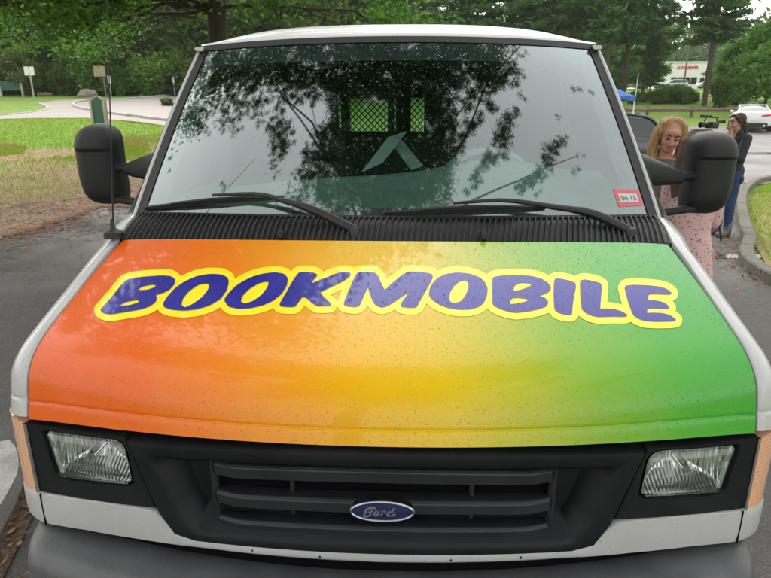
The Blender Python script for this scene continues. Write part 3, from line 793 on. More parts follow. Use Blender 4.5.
# bumper
m = MB(); rows = []
xs = np.concatenate([np.linspace(-1.0, -.86, 16), np.linspace(-.84, .84, 60), np.linspace(.86, 1.0, 16)])
for x in xs:
    a = abs(x); y = 1.13+.2*a*a; e = max(0, (a-.86)/.14); back = .05+.38*e**2.0; dz = -.055*e**2.2
    zt = .705+dz; d = .105*(1-e**2.5); yf = y-.0-d+back*e
    rows.append([(x, y+.09+.25*e, zt-.03), (x, y+.02+back*.7, zt-.004), (x, y-.02+back*.75, zt), (x, yf+.04, zt-.002), (x, yf+.015, zt-.012), (x, yf, zt-.04), (x, yf-.006, zt-.11), (x, yf+.006, zt-.18), (x, yf+.05, zt-.215), (x, y+.09+.25*e, zt-.22)])
m.grid(rows); m.build('bumper', M['bumper_grey'], van, angle=60)

# ---- mirrors ----------------------------------------------------------
def sp(v, e): return math.copysign(abs(v)**e, v)
for sg, cpx, cpy in ((-1, 99.5, 165.5), (1, 711, 174)):
    c = atY(cpx, cpy, 2.47); hw, hh = .092, .165
    m = MB(); L = []; nz = 61
    for i in range(nz):
        q = -1+2*i/(nz-1); z = c[2]+hh*q
        w = hw*(max(0, 1-abs(q)**5.5))**.42 if q > 0 else hw*(max(0, 1-abs(q)**6))**.40
        step = .013*float(sstep(.385, .41, q)); w = max(w, .004); d = (.095+step)*(max(0, 1-abs(q)**4))**.5+.006
        sh = sg*(-.0 - (.016*max(0, -q-.2)) - .012*max(0, q-.4))
        L.append([(c[0]+sh+w*sp(math.cos(a), .62), c[1]+.045-(d if math.sin(a) > 0 else .012)*sp(math.sin(a), .72), z) for a in np.linspace(0, 2*math.pi, 40, endpoint=False)])
    m.loops(L, True, True); mir = m.build('side_mirror', M['mirror_shell'], van, angle=60)
    m = MB(); m.loops([[(c[0]+.085*k*sp(math.cos(a), .5)*1, c[1]+.0585, c[2]+.15*k*sp(math.sin(a), .5)) for a in np.linspace(0, 2*math.pi, 32, endpoint=False)] for k in (1, .5, .02)], False, True); m.build('mirror_glass', M['mirror_glass'], mir)
    ix = c[0]-sg*.075; tz = c[2]-.005
    m = MB()
    rt = np.array([sg*.885, 2.30, 1.545]); 
    m.tube([(c[0]-sg*.03, c[1]-.01, tz+.0), (ix-sg*.03, c[1]-.02, tz-.002), (c[0]-sg*.16, c[1]-.05, tz-.005)], [.017, .019, .018], 12)
    L = []
    A = np.array([c[0]-sg*.135, c[1]-.05, tz-.005]); B = np.array([sg*.855, 2.30, 1.560])
    for t in np.linspace(0, 1, 9):
        p = A+(B-A)*t; hz = .022+.052*t**.9; hy = .022+.06*t; L.append([(p[0], p[1]+hy*sp(math.cos(a), .8), p[2]-.02*t+hz*sp(math.sin(a), .8)) for a in np.linspace(0, 2*math.pi, 18, endpoint=False)])
    m.loops(L, True, True)
    lo = c[2]-.135; m.tube([(c[0]-sg*.02, c[1], lo), (c[0]-sg*.12, c[1]-.04, lo-.004), (sg*.93, 2.34, lo-.012), (sg*.88, 2.33, lo-.012)], [.014, .016, .018, .024], 12)
    m.build('mirror_arm', M['mirror_shell'], mir)

# ---- antenna -----------------------------------------------------------
b = atY(113.5, 233, 1.80); t = atY(107, 0, 1.80)
m = MB(); m.lathe(b, [(.030, -.014), (.029, .004), (.018, .010), (.008, .016), (.006, .030), (.004, .045)], 18)
ab = m.build('antenna_base', M['black_plastic'], van)
m = MB(); d = (t-b); top = b+d*1.12; m.tube([b, b+d*.5, top], [.0030, .0020, .0010], 8); m.build('antenna_rod', M['rubber'], ab)

# ---- inside the cab ----------------------------------------------------
m = MB(); rows = []
for t in np.linspace(0, 1, 16):
    r = []
    for u in np.linspace(-1, 1, 41):
        y0 = 1.885+.145*abs(u)**2.2; y1 = 2.58; y = y0+(y1-y0)*t
        z = 1.405-.012*u*u+.055*t**.8-.14*float(sstep(.80, 1.0, t))
        x = u*(.83-.02*t)
        hump = math.exp(-((x-.40)/.20)**2)*math.exp(-((y-2.42)/.14)**2)*.045; pad = math.exp(-((x+.42)/.26)**4)*math.exp(-((y-2.30)/.16)**4)*.012
        lift = .10*(min(max(x, -.6), .25)+.6)*t*(1-float(sstep(.86, 1.0, t)))
        r.append((x, y, z+hump+pad+lift))
    rows.append(r)
m.grid(rows); m.grid([rows[-1], [(p[0], p[1]+.03, 1.0) for p in rows[-1]]])
dash = m.build('dashboard', M['dash'], van, angle=60)
m = MB()
for x in (-.5, -.2, .1, .45): m.box((x, 1.915+.1*abs(x)**2+.04, 1.422-.012*x*x), (.24, .022, .004))
m.build('defrost_vent', M['dark_void'], dash)
m = MB(); cst = Vector((.385, 2.69, 1.415)); rt = Matrix.Rotation(R_(-58), 3, 'X')
ringp = [cst+rt @ Vector((.195*math.cos(a), .195*math.sin(a), 0)) for a in np.linspace(0, 2*math.pi, 49)]
m.tube(ringp, .016, 10, False)
for a in (.3, math.pi-.3, -math.pi/2): m.tube([cst, cst+rt @ Vector((.19*math.cos(a), .19*math.sin(a), 0))], .017, 8)
m.ell(cst, (.06, .05, .05)); m.build('steering_wheel', M['steer'], van)
for x in (-.42, .42):
    m = MB(); m.capsule((x-.16, 3.10, .85), (x+.16, 3.10, .85), .10, .10); m.build('seat', M['seat_cloth'], van)
    s_ = bpy.data.objects['seat'] if x < 0 else bpy.context.scene.objects[-1]
    m = MB(); L = []
    for t in np.linspace(0, 1, 10): L.append([(x+.22*(1-.25*t**3)*sp(math.cos(a), .5), 3.22+.06*t+.06*sp(math.sin(a), .6), .85+.62*t) for a in np.linspace(0, 2*math.pi, 24, endpoint=False)])
    m.loops(L, True, True); m.build('seat_back', M['seat_cloth'], van)
    m = MB(); L = []
    for t in np.linspace(0, 1, 8): k = (1-abs(2*t-1)**4)**.5+.05; L.append([(x+.13*k*sp(math.cos(a), .5), 3.29+.045*sp(math.sin(a), .6), 1.50+.17*t) for a in np.linspace(0, 2*math.pi, 20, endpoint=False)])
    m.loops(L, True, True); m.build('head_rest', M['seat_cloth'], van)
m = MB(); c = atY(378, 93, 2.47); m.box(c, (.125, .022, .048)); im = m.build('interior_mirror', M['black_plastic'], van, bevel=.01)
m = MB(); m.tube([c, (c[0]+.03, c[1]-.10, c[2]+.035)], .006, 8); m.build('mirror_stem', M['black_plastic'], im)
# ---- wheels --------------------------------------------------------------
for sg in (-1, 1):
    for wy in (2.06, 5.45):
        m = MB(); m.lathe((sg*.84, wy, .36), [(.20, -.10), (.33, -.105), (.355, -.085), (.36, -.03), (.36, .03), (.355, .085), (.33, .105), (.20, .10)], 40, 'x')
        wh = m.build('wheel', M['rubber'], van)
        m = MB(); m.lathe((sg*.84, wy, .36), [(.225, sg*.085), (.225, sg*.108), (.205, sg*.100), (.19, sg*.055), (.14, sg*.045), (.12, sg*.075), (.065, sg*.085), (.06, sg*.105), (.01, sg*.108)], 32, 'x'); m.build('rim', M['alloy'], wh)

# card on the dash: a thing of its own
A = atY(388, 138, 2.50); Bm = atY(362, 172, 2.44); Cm = atY(411, 170, 2.44)
card = MB(); dv = np.array([0, .17, 0.02]); th_ = np.array([0, 0, .004])
z0 = 1.462
for P in (Bm, Cm):
    e0, e1 = A, np.array([P[0], P[1], max(P[2], z0)]); dx = np.array([.085, -.03, .040]) if P is Bm else np.array([.045, -.04, .020])
    V8 = [e0, e1, e1+dx, e0+dx*.9+np.array([0, -.01, -.01])]; card.add([*V8, *[v+np.array([0, .006, .003]) for v in V8]], [(0, 1, 2, 3), (7, 6, 5, 4), (0, 4, 5, 1), (1, 5, 6, 2), (2, 6, 7, 3), (3, 7, 4, 0)])
co = card.build('folded_card', M['card'], None, smooth=False)
tag(co, 'pale folded card standing like a tent on the dashboard behind the windshield', 'card')
# ================================================================== THE GROUND
def mat_ground(name, stops, scale, rough=.9, extra=None, bmp=.5, bs=40, wet=0.0, speck=None):
    m, nt, out = new_mat(name); b = bsdf(nt, out, (.1, .1, .1), rough)
    tc = nd(nt, 'ShaderNodeTexCoord')
    n = noise_n(nt, scale, 8, .62, tc.outputs['Object']); r = ramp(nt, stops, n.outputs['Fac']); col = r.outputs[0]
    n3 = noise_n(nt, bs, 4, .6, tc.outputs['Object'])
    if speck:
        v = nd(nt, 'ShaderNodeTexVoronoi'); v.inputs['Scale'].default_value = speck[0]; lk(nt, tc, 'Object', v, 'Vector')
        sc_ = nd(nt, 'ShaderNodeSeparateColor'); lk(nt, v, 'Color', sc_, 0)
        f = mathn(nt, 'MULTIPLY', mathn(nt, 'GREATER_THAN', sc_.outputs[0], speck[2]), .75)
        col = mixc(nt, col, speck[1], f)
    if extra:
        n2 = noise_n(nt, extra[0], 5, .6, tc.outputs['Object']); rr = ramp(nt, [(extra[2], (0, 0, 0)), (extra[3], (1, 1, 1))], n2.outputs['Fac'])
        col = mixc(nt, col, extra[1], rr.outputs[0])
    nt.links.new(col, b.inputs['Base Color'])
    if wet:
        n4 = noise_n(nt, .35, 4, .55, tc.outputs['Object']); w_ = ramp(nt, [(.46, (rough, rough, rough)), (.62, (wet, wet, wet))], n4.outputs['Fac']); nt.links.new(w_.outputs[0], b.inputs['Roughness'])
    bump(nt, b, n3.outputs['Fac'], bmp, .03)
    return m
M['asphalt'] = mat_ground('asphalt', [(.3, (.060, .056, .051)), (.7, (.092, .086, .078))], 16.0, .85, (.5, (.075, .068, .060), .50, .75), .4, 120, wet=.45, speck=(140, (.13, .125, .12), .86))
M['old_road'] = mat_ground('old_road', [(.3, (.19, .172, .165)), (.7, (.27, .25, .24))], 1.2, .7, (.16, (.15, .14, .138), .50, .66), .4, 60, wet=.28, speck=(70, (.32, .3, .29), .88))
M['pavement'] = mat_ground('pavement', [(.3, (.26, .22, .19)), (.7, (.34, .295, .255))], .8, .8, (.3, (.28, .25, .23), .52, .7), .3, 40)
M['grass'] = mat_ground('grass', [(.28, (.12, .21, .016)), (.5, (.18, .31, .022)), (.75, (.25, .38, .034))], 1.6, .95, (.22, (.17, .17, .045), .52, .74), 1.0, 30, speck=(36, (.06, .12, .015), .7))
M['dry_grass'] = mat_ground('dry_grass', [(.30, (.36, .23, .14)), (.44, (.34, .25, .12)), (.56, (.25, .25, .065)), (.74, (.22, .28, .045))], 1.1, .95, (.55, (.075, .05, .03), .58, .72), 1.0, 30, speck=(30, (.20, .13, .075), .72))
M['needle_dirt'] = mat_ground('needle_dirt', [(.30, (.30, .18, .115)), (.55, (.41, .27, .175)), (.72, (.50, .35, .25))], 5, .95, (1.0, (.11, .06, .035), .55, .68), 1.0, 60, speck=(26, (.10, .055, .03), .76))
M['kerb_stone'] = mat_ground('kerb_stone', [(.3, (.12, .108, .090)), (.7, (.20, .185, .155))], 6, .85, (1.3, (.10, .11, .06), .50, .70), .5, 90, speck=(160, (.14, .14, .14), .8))
M['concrete'] = mat_ground('concrete', [(.3, (.38, .37, .35)), (.7, (.50, .49, .47))], 7, .85, (2.0, (.26, .25, .24), .52, .70), .4, 120, speck=(180, (.25, .24, .23), .85))
xs = np.unique(np.concatenate([np.linspace(-900, -80, 22), np.arange(-80, 80.1, 2), np.linspace(80, 900, 22)])); ys = np.unique(np.concatenate([np.linspace(-300, -20, 10), np.arange(-20, 110, 2), np.linspace(110, 1000, 30)]))
m = MB(); X, Y = np.meshgrid(xs, ys); m.grid(np.stack([X, Y, terrain(X, Y)], -1)); tag(m.build('ground', M['grass'], None, angle=80), kind='structure')
def sheet(name, poly, off, mat, sp=1.0):
    bm = bmesh.new(); bm.faces.new([bm.verts.new((p[0], p[1], 0)) for p in poly])
    P = np.array([q[:2] for q in poly]); lo, hi = P.min(0), P.max(0)
    for ax in (0, 1):
        for g in np.arange(math.ceil(lo[ax]/sp)*sp, hi[ax], sp):
            bmesh.ops.bisect_plane(bm, geom=bm.verts[:]+bm.edges[:]+bm.faces[:], plane_co=(g, 0, 0) if ax == 0 else (0, g, 0), plane_no=(1, 0, 0) if ax == 0 else (0, 1, 0))
    bmesh.ops.triangulate(bm, faces=bm.faces[:])
    for v in bm.verts: v.co.z = float(terrain(v.co.x, v.co.y))+off
    bmesh.ops.recalc_face_normals(bm, faces=bm.faces)
    for f in bm.faces:
        f.smooth = True
    me = bpy.data.meshes.new(name); bm.to_mesh(me); bm.free()
    if len(me.polygons) and sum(p.normal.z for p in me.polygons) < 0: me.flip_normals()
    me.materials.append(mat); o = bpy.data.objects.new(name, me); COL.objects.link(o); return tag(o, kind='structure')
g2 = lambda px, py: tuple(ground_at(px, py)[:2])
def wob(P, amp, n=6, seed=0):
    r = np.random.default_rng(seed); out = []
    for a, b in zip(P[:-1], P[1:]):
        a, b = np.array(a), np.array(b); nn = np.array([-(b-a)[1], (b-a)[0]]); nn = nn/np.linalg.norm(nn)
        out.append(a)
        for i in range(1, n): out.append(a+(b-a)*i/n+nn*r.normal(0, amp))
    out.append(np.array(P[-1])); return [tuple(q) for q in out]
# left side: lot, needle strip, worn grass, bright lawn, walk, loop road
e1 = wob([(-5.75, -14), (-5.6, -3), (-5.55, 4), g2(0, 240), g2(60, 222), g2(130, 203), (-5.2, 15), (-5.0, 19)], .10, 6, 1)
e2 = wob([(-9.5, -14), (-9.3, 4), g2(-60, 222), g2(0, 206), g2(70, 198), g2(130, 184), (-6.3, 19.5)], .22, 6, 2)
e3 = wob([(-24, -14), (-24, 8), g2(-60, 156), g2(0, 151), g2(70, 149), g2(140, 149), (-7.6, 20.5)], .45, 6, 3)
sheet('needle_strip', e1 + e2[::-1], .016, M['needle_dirt'])
sheet('worn_grass', e2 + e3[::-1], .012, M['dry_grass'])
walk = [g2(-60, 117), g2(0, 115.5), g2(30, 112.5), g2(47, 109.5), g2(46, 106.5), g2(39, 103), g2(55, 100.5), g2(80, 99.0), g2(112, 99.2), g2(145, 96.8), g2(178, 94.6), g2(240, 93.5), g2(250, 135), g2(205, 131), g2(160, 125.5), g2(125, 121), g2(88, 118.3), g2(40, 118.5), g2(0, 119.5), g2(-60, 121)]
sheet('walkway', walk, .02, M['pavement'])
sheet('loop_road', [g2(74, 105), g2(80, 102.5), g2(95, 101), g2(118, 100.6), g2(150, 98.3), g2(178, 96.4), g2(240, 95), g2(250, 126), g2(205, 124), g2(160, 119.5), g2(120, 114.5), g2(95, 111), g2(80, 108.5)], .035, simple('loop_asphalt', (.25, .22, .20), .7, 0, 0, .12, .6))
# right side: lot in front of and beside the van, the wide worn road, lawn
kerbP = [(4.15, -6), (4.2, 2), g2(771, 283), g2(748, 241), g2(741, 212), g2(744, 194), g2(756, 184), g2(771, 181), g2(800, 180), g2(900, 178)]
lot = e1 + [(-4.8, 24)] + [g2(420, 134), g2(560, 140), g2(640, 150), g2(700, 165), g2(752, 183.5)] + [kerbP[i] for i in (6, 5, 4, 3, 2, 1, 0)]
sheet('parking_lot', lot, .008, M['asphalt'])
road = [(-4.0, 22), g2(420, 131), g2(640, 127.5), g2(700, 127.0), g2(771, 126.5), g2(1000, 126), (48, 31), (40, 12), g2(900, 181), g2(771, 184), g2(753, 186), g2(700, 168), g2(640, 153), g2(560, 143), g2(420, 137)]
sheet('worn_road', road, .02, M['old_road'])
sheet('worn_verge', [p for p in kerbP[:7]][0:1] + [(q[0]+.05, q[1]) for q in kerbP[1:6]] + [(q[0]+.9, q[1]+.0) for q in kerbP[5:0:-1]] + [(5.2, -6)], .017, M['dry_grass'], .5)
m_, nt_, out_ = new_mat('standing_water'); b_ = bsdf(nt_, out_, (.075, .072, .068), .20, spec=.5); M['water'] = m_
pc = ground_at(731, 257); sheet('puddle', [(pc[0]+.42*math.cos(a)*(1+.2*math.sin(3*a)), pc[1]+.16*math.sin(a)*(1+.25*math.cos(2*a))) for a in np.linspace(0, 2*math.pi, 28, endpoint=False)], .013, M['water'], .5)
pc = ground_at(755, 300); 0 and sheet('wet_patch', [(pc[0]+.32*math.cos(a)*(1+.2*math.sin(3*a)), pc[1]+.12*math.sin(a)*(1+.25*math.cos(2*a))) for a in np.linspace(0, 2*math.pi, 28, endpoint=False)], .013, M['water'], .5)
for (px, py, rx_, ry_) in ((760, 154, 1.0, .5),):
    pc = ground_at(px, py); sheet('puddle', [(pc[0]+rx_*math.cos(a)*(1+.2*math.sin(3*a)), pc[1]+ry_*math.sin(a)*(1+.25*math.cos(2*a))) for a in np.linspace(0, 2*math.pi, 28, endpoint=False)], .026, M['water'], .5)
def kerb(name, P, w, h, mat, blocks=1.2, sub=True):
    """row of kerb stones along a line"""
    C_ = catmull([(p[0], p[1]) for p in P], 10*len(P)); d = np.r_[0, np.cumsum(np.linalg.norm(np.diff(C_, axis=0), axis=1))]
    n = max(2, int(d[-1]/blocks)); m = MB()
    f = lambda t: np.array([np.interp(t, d, C_[:, 0]), np.interp(t, d, C_[:, 1])])
    for i in range(n):
        t0, t1 = d[-1]*i/n+.008, d[-1]*(i+1)/n-.008; L = []
        for t in np.linspace(t0, t1, 5):
            p = f(t); q = f(min(t+.05, d[-1]))-f(max(t-.05, 0)); q /= np.linalg.norm(q); nn = np.array([-q[1], q[0]]); z = float(terrain(*p)); j = .004*math.sin(i*7.3)
            L.append([(p[0]+nn[0]*a, p[1]+nn[1]*a, z+b+j) for a, b in ((-w/2, -.1), (-w/2, h-.015), (-w/2+.015, h), (w/2-.015, h), (w/2, h-.015), (w/2, -.1))])
        m.loops(L, True, True)
    o = m.build(name, mat, None, angle=30); return tag(o, kind='structure')
kerb('kerb', kerbP, .15, .13, M['kerb_stone'])
kerb('kerb', [g2(39, 103.4), g2(47, 107), g2(46, 109.8), g2(28, 113), g2(0, 115.8)], .15, .06, M['concrete'], 2)
kerb('kerb', [g2(240, 94.0), g2(178, 95.6), g2(150, 97.6), g2(118, 99.9), g2(92, 100.6), g2(76, 103), g2(74, 105.5), g2(80, 108.8), g2(96, 111.6), g2(122, 115.5), g2(160, 120.5), g2(205, 125)], .18, .12, M['concrete'], 2)
# raised concrete walk end beside the van
wk = [atZ(px, py, .12)[:2] for px, py in ((-60, 446), (0, 441), (9, 439), (16, 446), (19.5, 460), (18, 473), (10, 489), (0, 506), (-60, 610))]
m = MB(); L = rounded([tuple(p) for p in wk], [.001, .02, .05, .08, .08, .1, .1, .1, .001], 4)
m.loops([[(p[0], p[1], z) for p in (L.mean(0)+(L-L.mean(0))*k)] for k, z in ((1.0, -.05), (1.0, .105), (.985, .12))], False, True); tag(m.build('kerb', M['concrete'], None, angle=30), kind='structure')
sheet('kerb_soil', [tuple(L.mean(0)+(p-L.mean(0))*1.12+np.array([.10, -.03])) for p in L], .02, mat_ground('kerb_soil', [(.3, (.075, .052, .035)), (.7, (.16, .115, .08))], 9, .95, None, 1.0, 70, speck=(70, (.22, .15, .09), .8)), .5)

# loose leaves and needles, blades of grass
def scatter_cards(name, pts, size, mat, up=.35, seed=1, asp=.45):
    r = np.random.default_rng(seed); n = len(pts); P = np.asarray(pts); a = r.uniform(0, 2*np.pi, n); s = size*r.uniform(.6, 1.4, n)
    d = np.stack([np.cos(a), np.sin(a), r.normal(0, up, n)], 1)*s[:, None]; e = np.stack([-np.sin(a)*asp, np.cos(a)*asp, r.normal(0, up, n)*asp], 1)*s[:, None]
    V = np.stack([P-d, P+e, P+d, P-e], 1).reshape(-1, 3); V[:, 2] += .012
    F_ = np.arange(4*n).reshape(-1, 4); o = fast_mesh(name, V, F_, mat); return tag(o, kind='stuff')
def mat_leaf(name, cols, rough=.6, trans=.35):
    m, nt, out = new_mat(name); b = bsdf(nt, out, cols[0], rough, spec=.3)
    g = nd(nt, 'ShaderNodeNewGeometry'); r = ramp(nt, [((i+.5)/len(cols), c) for i, c in enumerate(cols)]); lk(nt, g, 'Random Per Island', r, 'Fac'); lk(nt, r, 0, b, 'Base Color')
    if trans:
        t = nd(nt, 'ShaderNodeBsdfTranslucent'); br = mixc(nt, r.outputs[0], (1.3, 1.5, .7), 1.0, 'MULTIPLY'); nt.links.new(br, t.inputs[0]); mx = nd(nt, 'ShaderNodeMixShader'); mx.inputs[0].default_value = trans; lk(nt, b, 0, mx, 1); lk(nt, t, 0, mx, 2); lk(nt, mx, 0, out, 0)
    return m
M['litter'] = mat_leaf('leaf_litter', [(.30, .11, .04), (.22, .09, .045), (.38, .20, .10), (.14, .07, .04)], .8, 0)
M['blade'] = mat_leaf('grass_blade', [(.16, .27, .02), (.21, .35, .025), (.25, .38, .04), (.28, .29, .07)], .7, .3)
M['dry_blade'] = mat_leaf('dry_blade', [(.40, .27, .14), (.30, .27, .08), (.22, .28, .055), (.45, .31, .19)], .8, .2)
def in_poly(P, poly):
    ins = np.zeros(len(P), bool)
    for a, b in zip(poly, poly[1:]+poly[:1]):
        c = (a[1] > P[:, 1]) != (b[1] > P[:, 1])
        if abs(b[1]-a[1]) > 1e-9: ins ^= c & (P[:, 0] < (b[0]-a[0])*(P[:, 1]-a[1])/(b[1]-a[1])+a[0])
    return ins
def points_in(poly, n, seed):
    r = np.random.default_rng(seed); Q = np.array(poly); lo, hi = Q.min(0), Q.max(0); P = r.uniform(lo, hi, (n, 2)); P = P[in_poly(P, [tuple(q) for q in poly])]
    return np.column_stack([P, terrain(P[:, 0], P[:, 1])])
def near(P, ymax=60): return P[(P[:, 1] > 0) & (P[:, 1] < ymax)]
scatter_cards('leaf_litter', near(points_in(e1+e2[::-1], 26000, 5)), .05, M['litter'], .2, 6, .22)
q_ = np.array(e1); rr_ = np.random.default_rng(31); ii = rr_.integers(0, len(q_)-1, 5200); tt = rr_.uniform(0, 1, (5200, 1)); lp = q_[ii]*(1-tt)+q_[ii+1]*tt; lp[:, 0] += rr_.exponential(.45, 5200)-.12; lp[:, 1] += rr_.normal(0, .1, 5200); lp = np.column_stack([lp, terrain(lp[:, 0], lp[:, 1])+.006]); scatter_cards('leaf_litter', near(lp), .038, M['litter'], .12, 32, .2)
kk = np.array(kerbP[2:6]); rr_ = np.random.default_rng(3); tt = rr_.uniform(0, 1, 1400); base = np.stack([np.interp(tt*3, range(4), kk[:, i]) for i in (0, 1)], 1); off = rr_.exponential(.22, 1400)+.08
lp = np.column_stack([base[:, 0]-off, base[:, 1]+rr_.normal(0, .2, 1400)]); lp = np.column_stack([lp, terrain(lp[:, 0], lp[:, 1])+.012]); scatter_cards('leaf_litter', lp, .022, M['litter'], .25, 8, .35)
lp = points_in([(-2.3, 1.7), (-1.25, 1.7), (-1.1, 3.4), (-1.7, 3.4)], 420, 13); lp[:, 2] += .02; scatter_cards('leaf_litter', lp, .02, M['litter'], .25, 9, .4)
def blades(name, P, h, w, mat, seed):
    r = np.random.default_rng(seed); n = len(P); a = r.uniform(0, 2*np.pi, n); hh = h*r.uniform(.5, 1.4, n); d = np.stack([np.cos(a), np.sin(a), 0*a], 1)*w; t = np.column_stack([r.normal(0, .4, (n, 2))*hh[:, None], hh])
    V = np.stack([P-d, P+d, P+t], 1).reshape(-1, 3); V[:, 2] += .008; o = fast_mesh(name, V, np.arange(3*n).reshape(-1, 3), mat); return tag(o, kind='stuff')
lawnR = [(q[0]+.12, q[1]) for q in kerbP[2:6]] + [(q[0]+.1, q[1]-.15) for q in kerbP[6:8]] + [(11, 13.3), (11, 6)]
blades('grass_blades', points_in(lawnR, 60000, 20), .055, .006, M['blade'], 21)
blades('grass_blades', near(points_in(e2+e3[::-1], 90000, 22), 40), .07, .009, M['dry_blade'], 23)
def fringe(n, seed, lo, hi):
    q = np.array(e3); r = np.random.default_rng(seed); i = r.integers(0, len(q)-1, n); t = r.uniform(0, 1, (n, 1)); P = q[i]*(1-t)+q[i+1]*t; d = P/np.linalg.norm(P, axis=1, keepdims=True); P = P+d*(r.beta(1, 2.2, n)*(hi-lo)+lo)[:, None]+r.normal(0, .12, (n, 2))
    k = np.array([noise.noise(Vector((a*.7, b*.7, 1.7))) for a, b in P]) > -.05; P = P[k]; return near(np.column_stack([P, terrain(P[:, 0], P[:, 1])]), 60)
blades('grass_blades', fringe(17000, 51, 0, -3.2), .075, .010, M['blade'], 52)
blades('grass_blades', fringe(15000, 53, 0, 2.6), .085, .012, M['dry_blade'], 54)
lawnL = e3 + [g2(160, 126), g2(88, 119), g2(40, 119), g2(-40, 121)]
blades('grass_blades', near(points_in(lawnL, 90000, 24), 60), .085, .012, M['blade'], 25)
# ================================================================== TREES
def mat_foliage(name, cols, trans=.35, var=.25):
    m, nt, out = new_mat(name); b = bsdf(nt, out, cols[0], .55, spec=.25)
    g = nd(nt, 'ShaderNodeNewGeometry'); r = ramp(nt, [((i+.5)/len(cols), c) for i, c in enumerate(cols)]); lk(nt, g, 'Random Per Island', r, 'Fac')
    oi = nd(nt, 'ShaderNodeObjectInfo'); v = mathn(nt, 'MULTIPLY_ADD', oi.outputs['Random'], 2*var, 1-var)
    hs = nd(nt, 'ShaderNodeHueSaturation'); lk(nt, r, 0, hs, 'Color'); nt.links.new(v, hs.inputs['Value']); nt.links.new(mathn(nt, 'MULTIPLY_ADD', oi.outputs['Random'], .03, .485), hs.inputs['Hue'])
    lk(nt, hs, 0, b, 'Base Color'); t = nd(nt, 'ShaderNodeBsdfTranslucent'); br = mixc(nt, hs.outputs[0], (1.2, 1.5, .6), 1.0, 'MULTIPLY'); nt.links.new(br, t.inputs[0])
    mx = nd(nt, 'ShaderNodeMixShader'); mx.inputs[0].default_value = trans; lk(nt, b, 0, mx, 1); lk(nt, t, 0, mx, 2); lk(nt, mx, 0, out, 0); return m
M['leaf_wood'] = mat_foliage('leaf_wood', [(.06, .12, .018), (.085, .16, .024), (.12, .20, .03), (.16, .24, .04)])
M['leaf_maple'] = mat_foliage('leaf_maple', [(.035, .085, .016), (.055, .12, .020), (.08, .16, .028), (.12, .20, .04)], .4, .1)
M['leaf_light'] = mat_foliage('leaf_light', [(.06, .14, .022), (.085, .18, .03), (.11, .21, .04), (.14, .22, .05)])
M['leaf_olive'] = mat_foliage('leaf_olive', [(.10, .12, .04), (.13, .15, .05), (.10, .14, .04), (.16, .15, .06)])
M['needle'] = mat_foliage('needle', [(.045, .10, .034), (.062, .13, .040), (.08, .16, .046), (.10, .175, .05)], .2)
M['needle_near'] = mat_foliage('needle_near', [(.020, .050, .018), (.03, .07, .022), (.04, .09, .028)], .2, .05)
M['leaf_hill'] = mat_foliage('leaf_hill', [(.05, .115, .035), (.07, .145, .045), (.095, .175, .055)], .3)
def mat_bark(name, a, b_):
    m, nt, out = new_mat(name); b = bsdf(nt, out, a, .9, spec=.2); tc = nd(nt, 'ShaderNodeTexCoord'); mp = nd(nt, 'ShaderNodeMapping'); mp.inputs['Scale'].default_value = (9, 9, 1.6); lk(nt, tc, 'Object', mp, 0)
    n = noise_n(nt, 1.5, 7, .65, mp.outputs[0]); r = ramp(nt, [(.3, a), (.7, b_)], n.outputs['Fac']); lk(nt, r, 0, b, 'Base Color'); bump(nt, b, n.outputs['Fac'], .9, .05); return m
M['bark'] = mat_bark('bark', (.035, .028, .022), (.085, .07, .058)); M['bark_pine'] = mat_bark('bark_pine', (.06, .042, .034), (.15, .115, .095)); M['bark_pale'] = mat_bark('bark_pale', (.16, .13, .10), (.28, .24, .19))
def leaves(clumps, n, size, seed, asp=.5, shell=.5, flat=.6):
    """leaf quads spread through the volume of uneven clumps"""
    r = np.random.default_rng(seed); C_ = np.asarray(clumps); wt = (C_[:, 3]*C_[:, 4]*C_[:, 5])**.7; k = r.choice(len(C_), n, p=wt/wt.sum())
    d = r.normal(size=(n, 3)); d /= np.linalg.norm(d, axis=1, keepdims=True); rad = r.uniform(0, 1, n)**shell
    P = C_[k, :3] + d*C_[k, 3:6]*rad[:, None]*(1+.25*r.normal(size=(n, 1)))
    s = size*r.uniform(.55, 1.45, n)
    a = r.normal(size=(n, 3)); a[:, 2] *= flat; a /= np.linalg.norm(a, axis=1, keepdims=True); b = np.cross(a, r.normal(size=(n, 3))); b /= np.linalg.norm(b, axis=1, keepdims=True)
    V = np.stack([P-a*s[:, None], P+b*(s*asp)[:, None], P+a*s[:, None], P-b*(s*asp)[:, None]], 1).reshape(-1, 3)
    return V, np.arange(4*n).reshape(-1, 4)
def limb(mb, a, b, r0, r1, sag=.0, seed=0, n=7):
    rr = random.Random(seed); a, b = Vector(a), Vector(b); L = (b-a).length; pts = []
    for i in range(n):
        t = i/(n-1); p = a.lerp(b, t); j = L*.03*math.sin(math.pi*t); pts.append(p+Vector((rr.gauss(0, j), rr.gauss(0, j), rr.gauss(0, j)-sag*math.sin(math.pi*t))))
    mb.tube(pts, [r0+(r1-r0)*i/(n-1) for i in range(n)], 8)
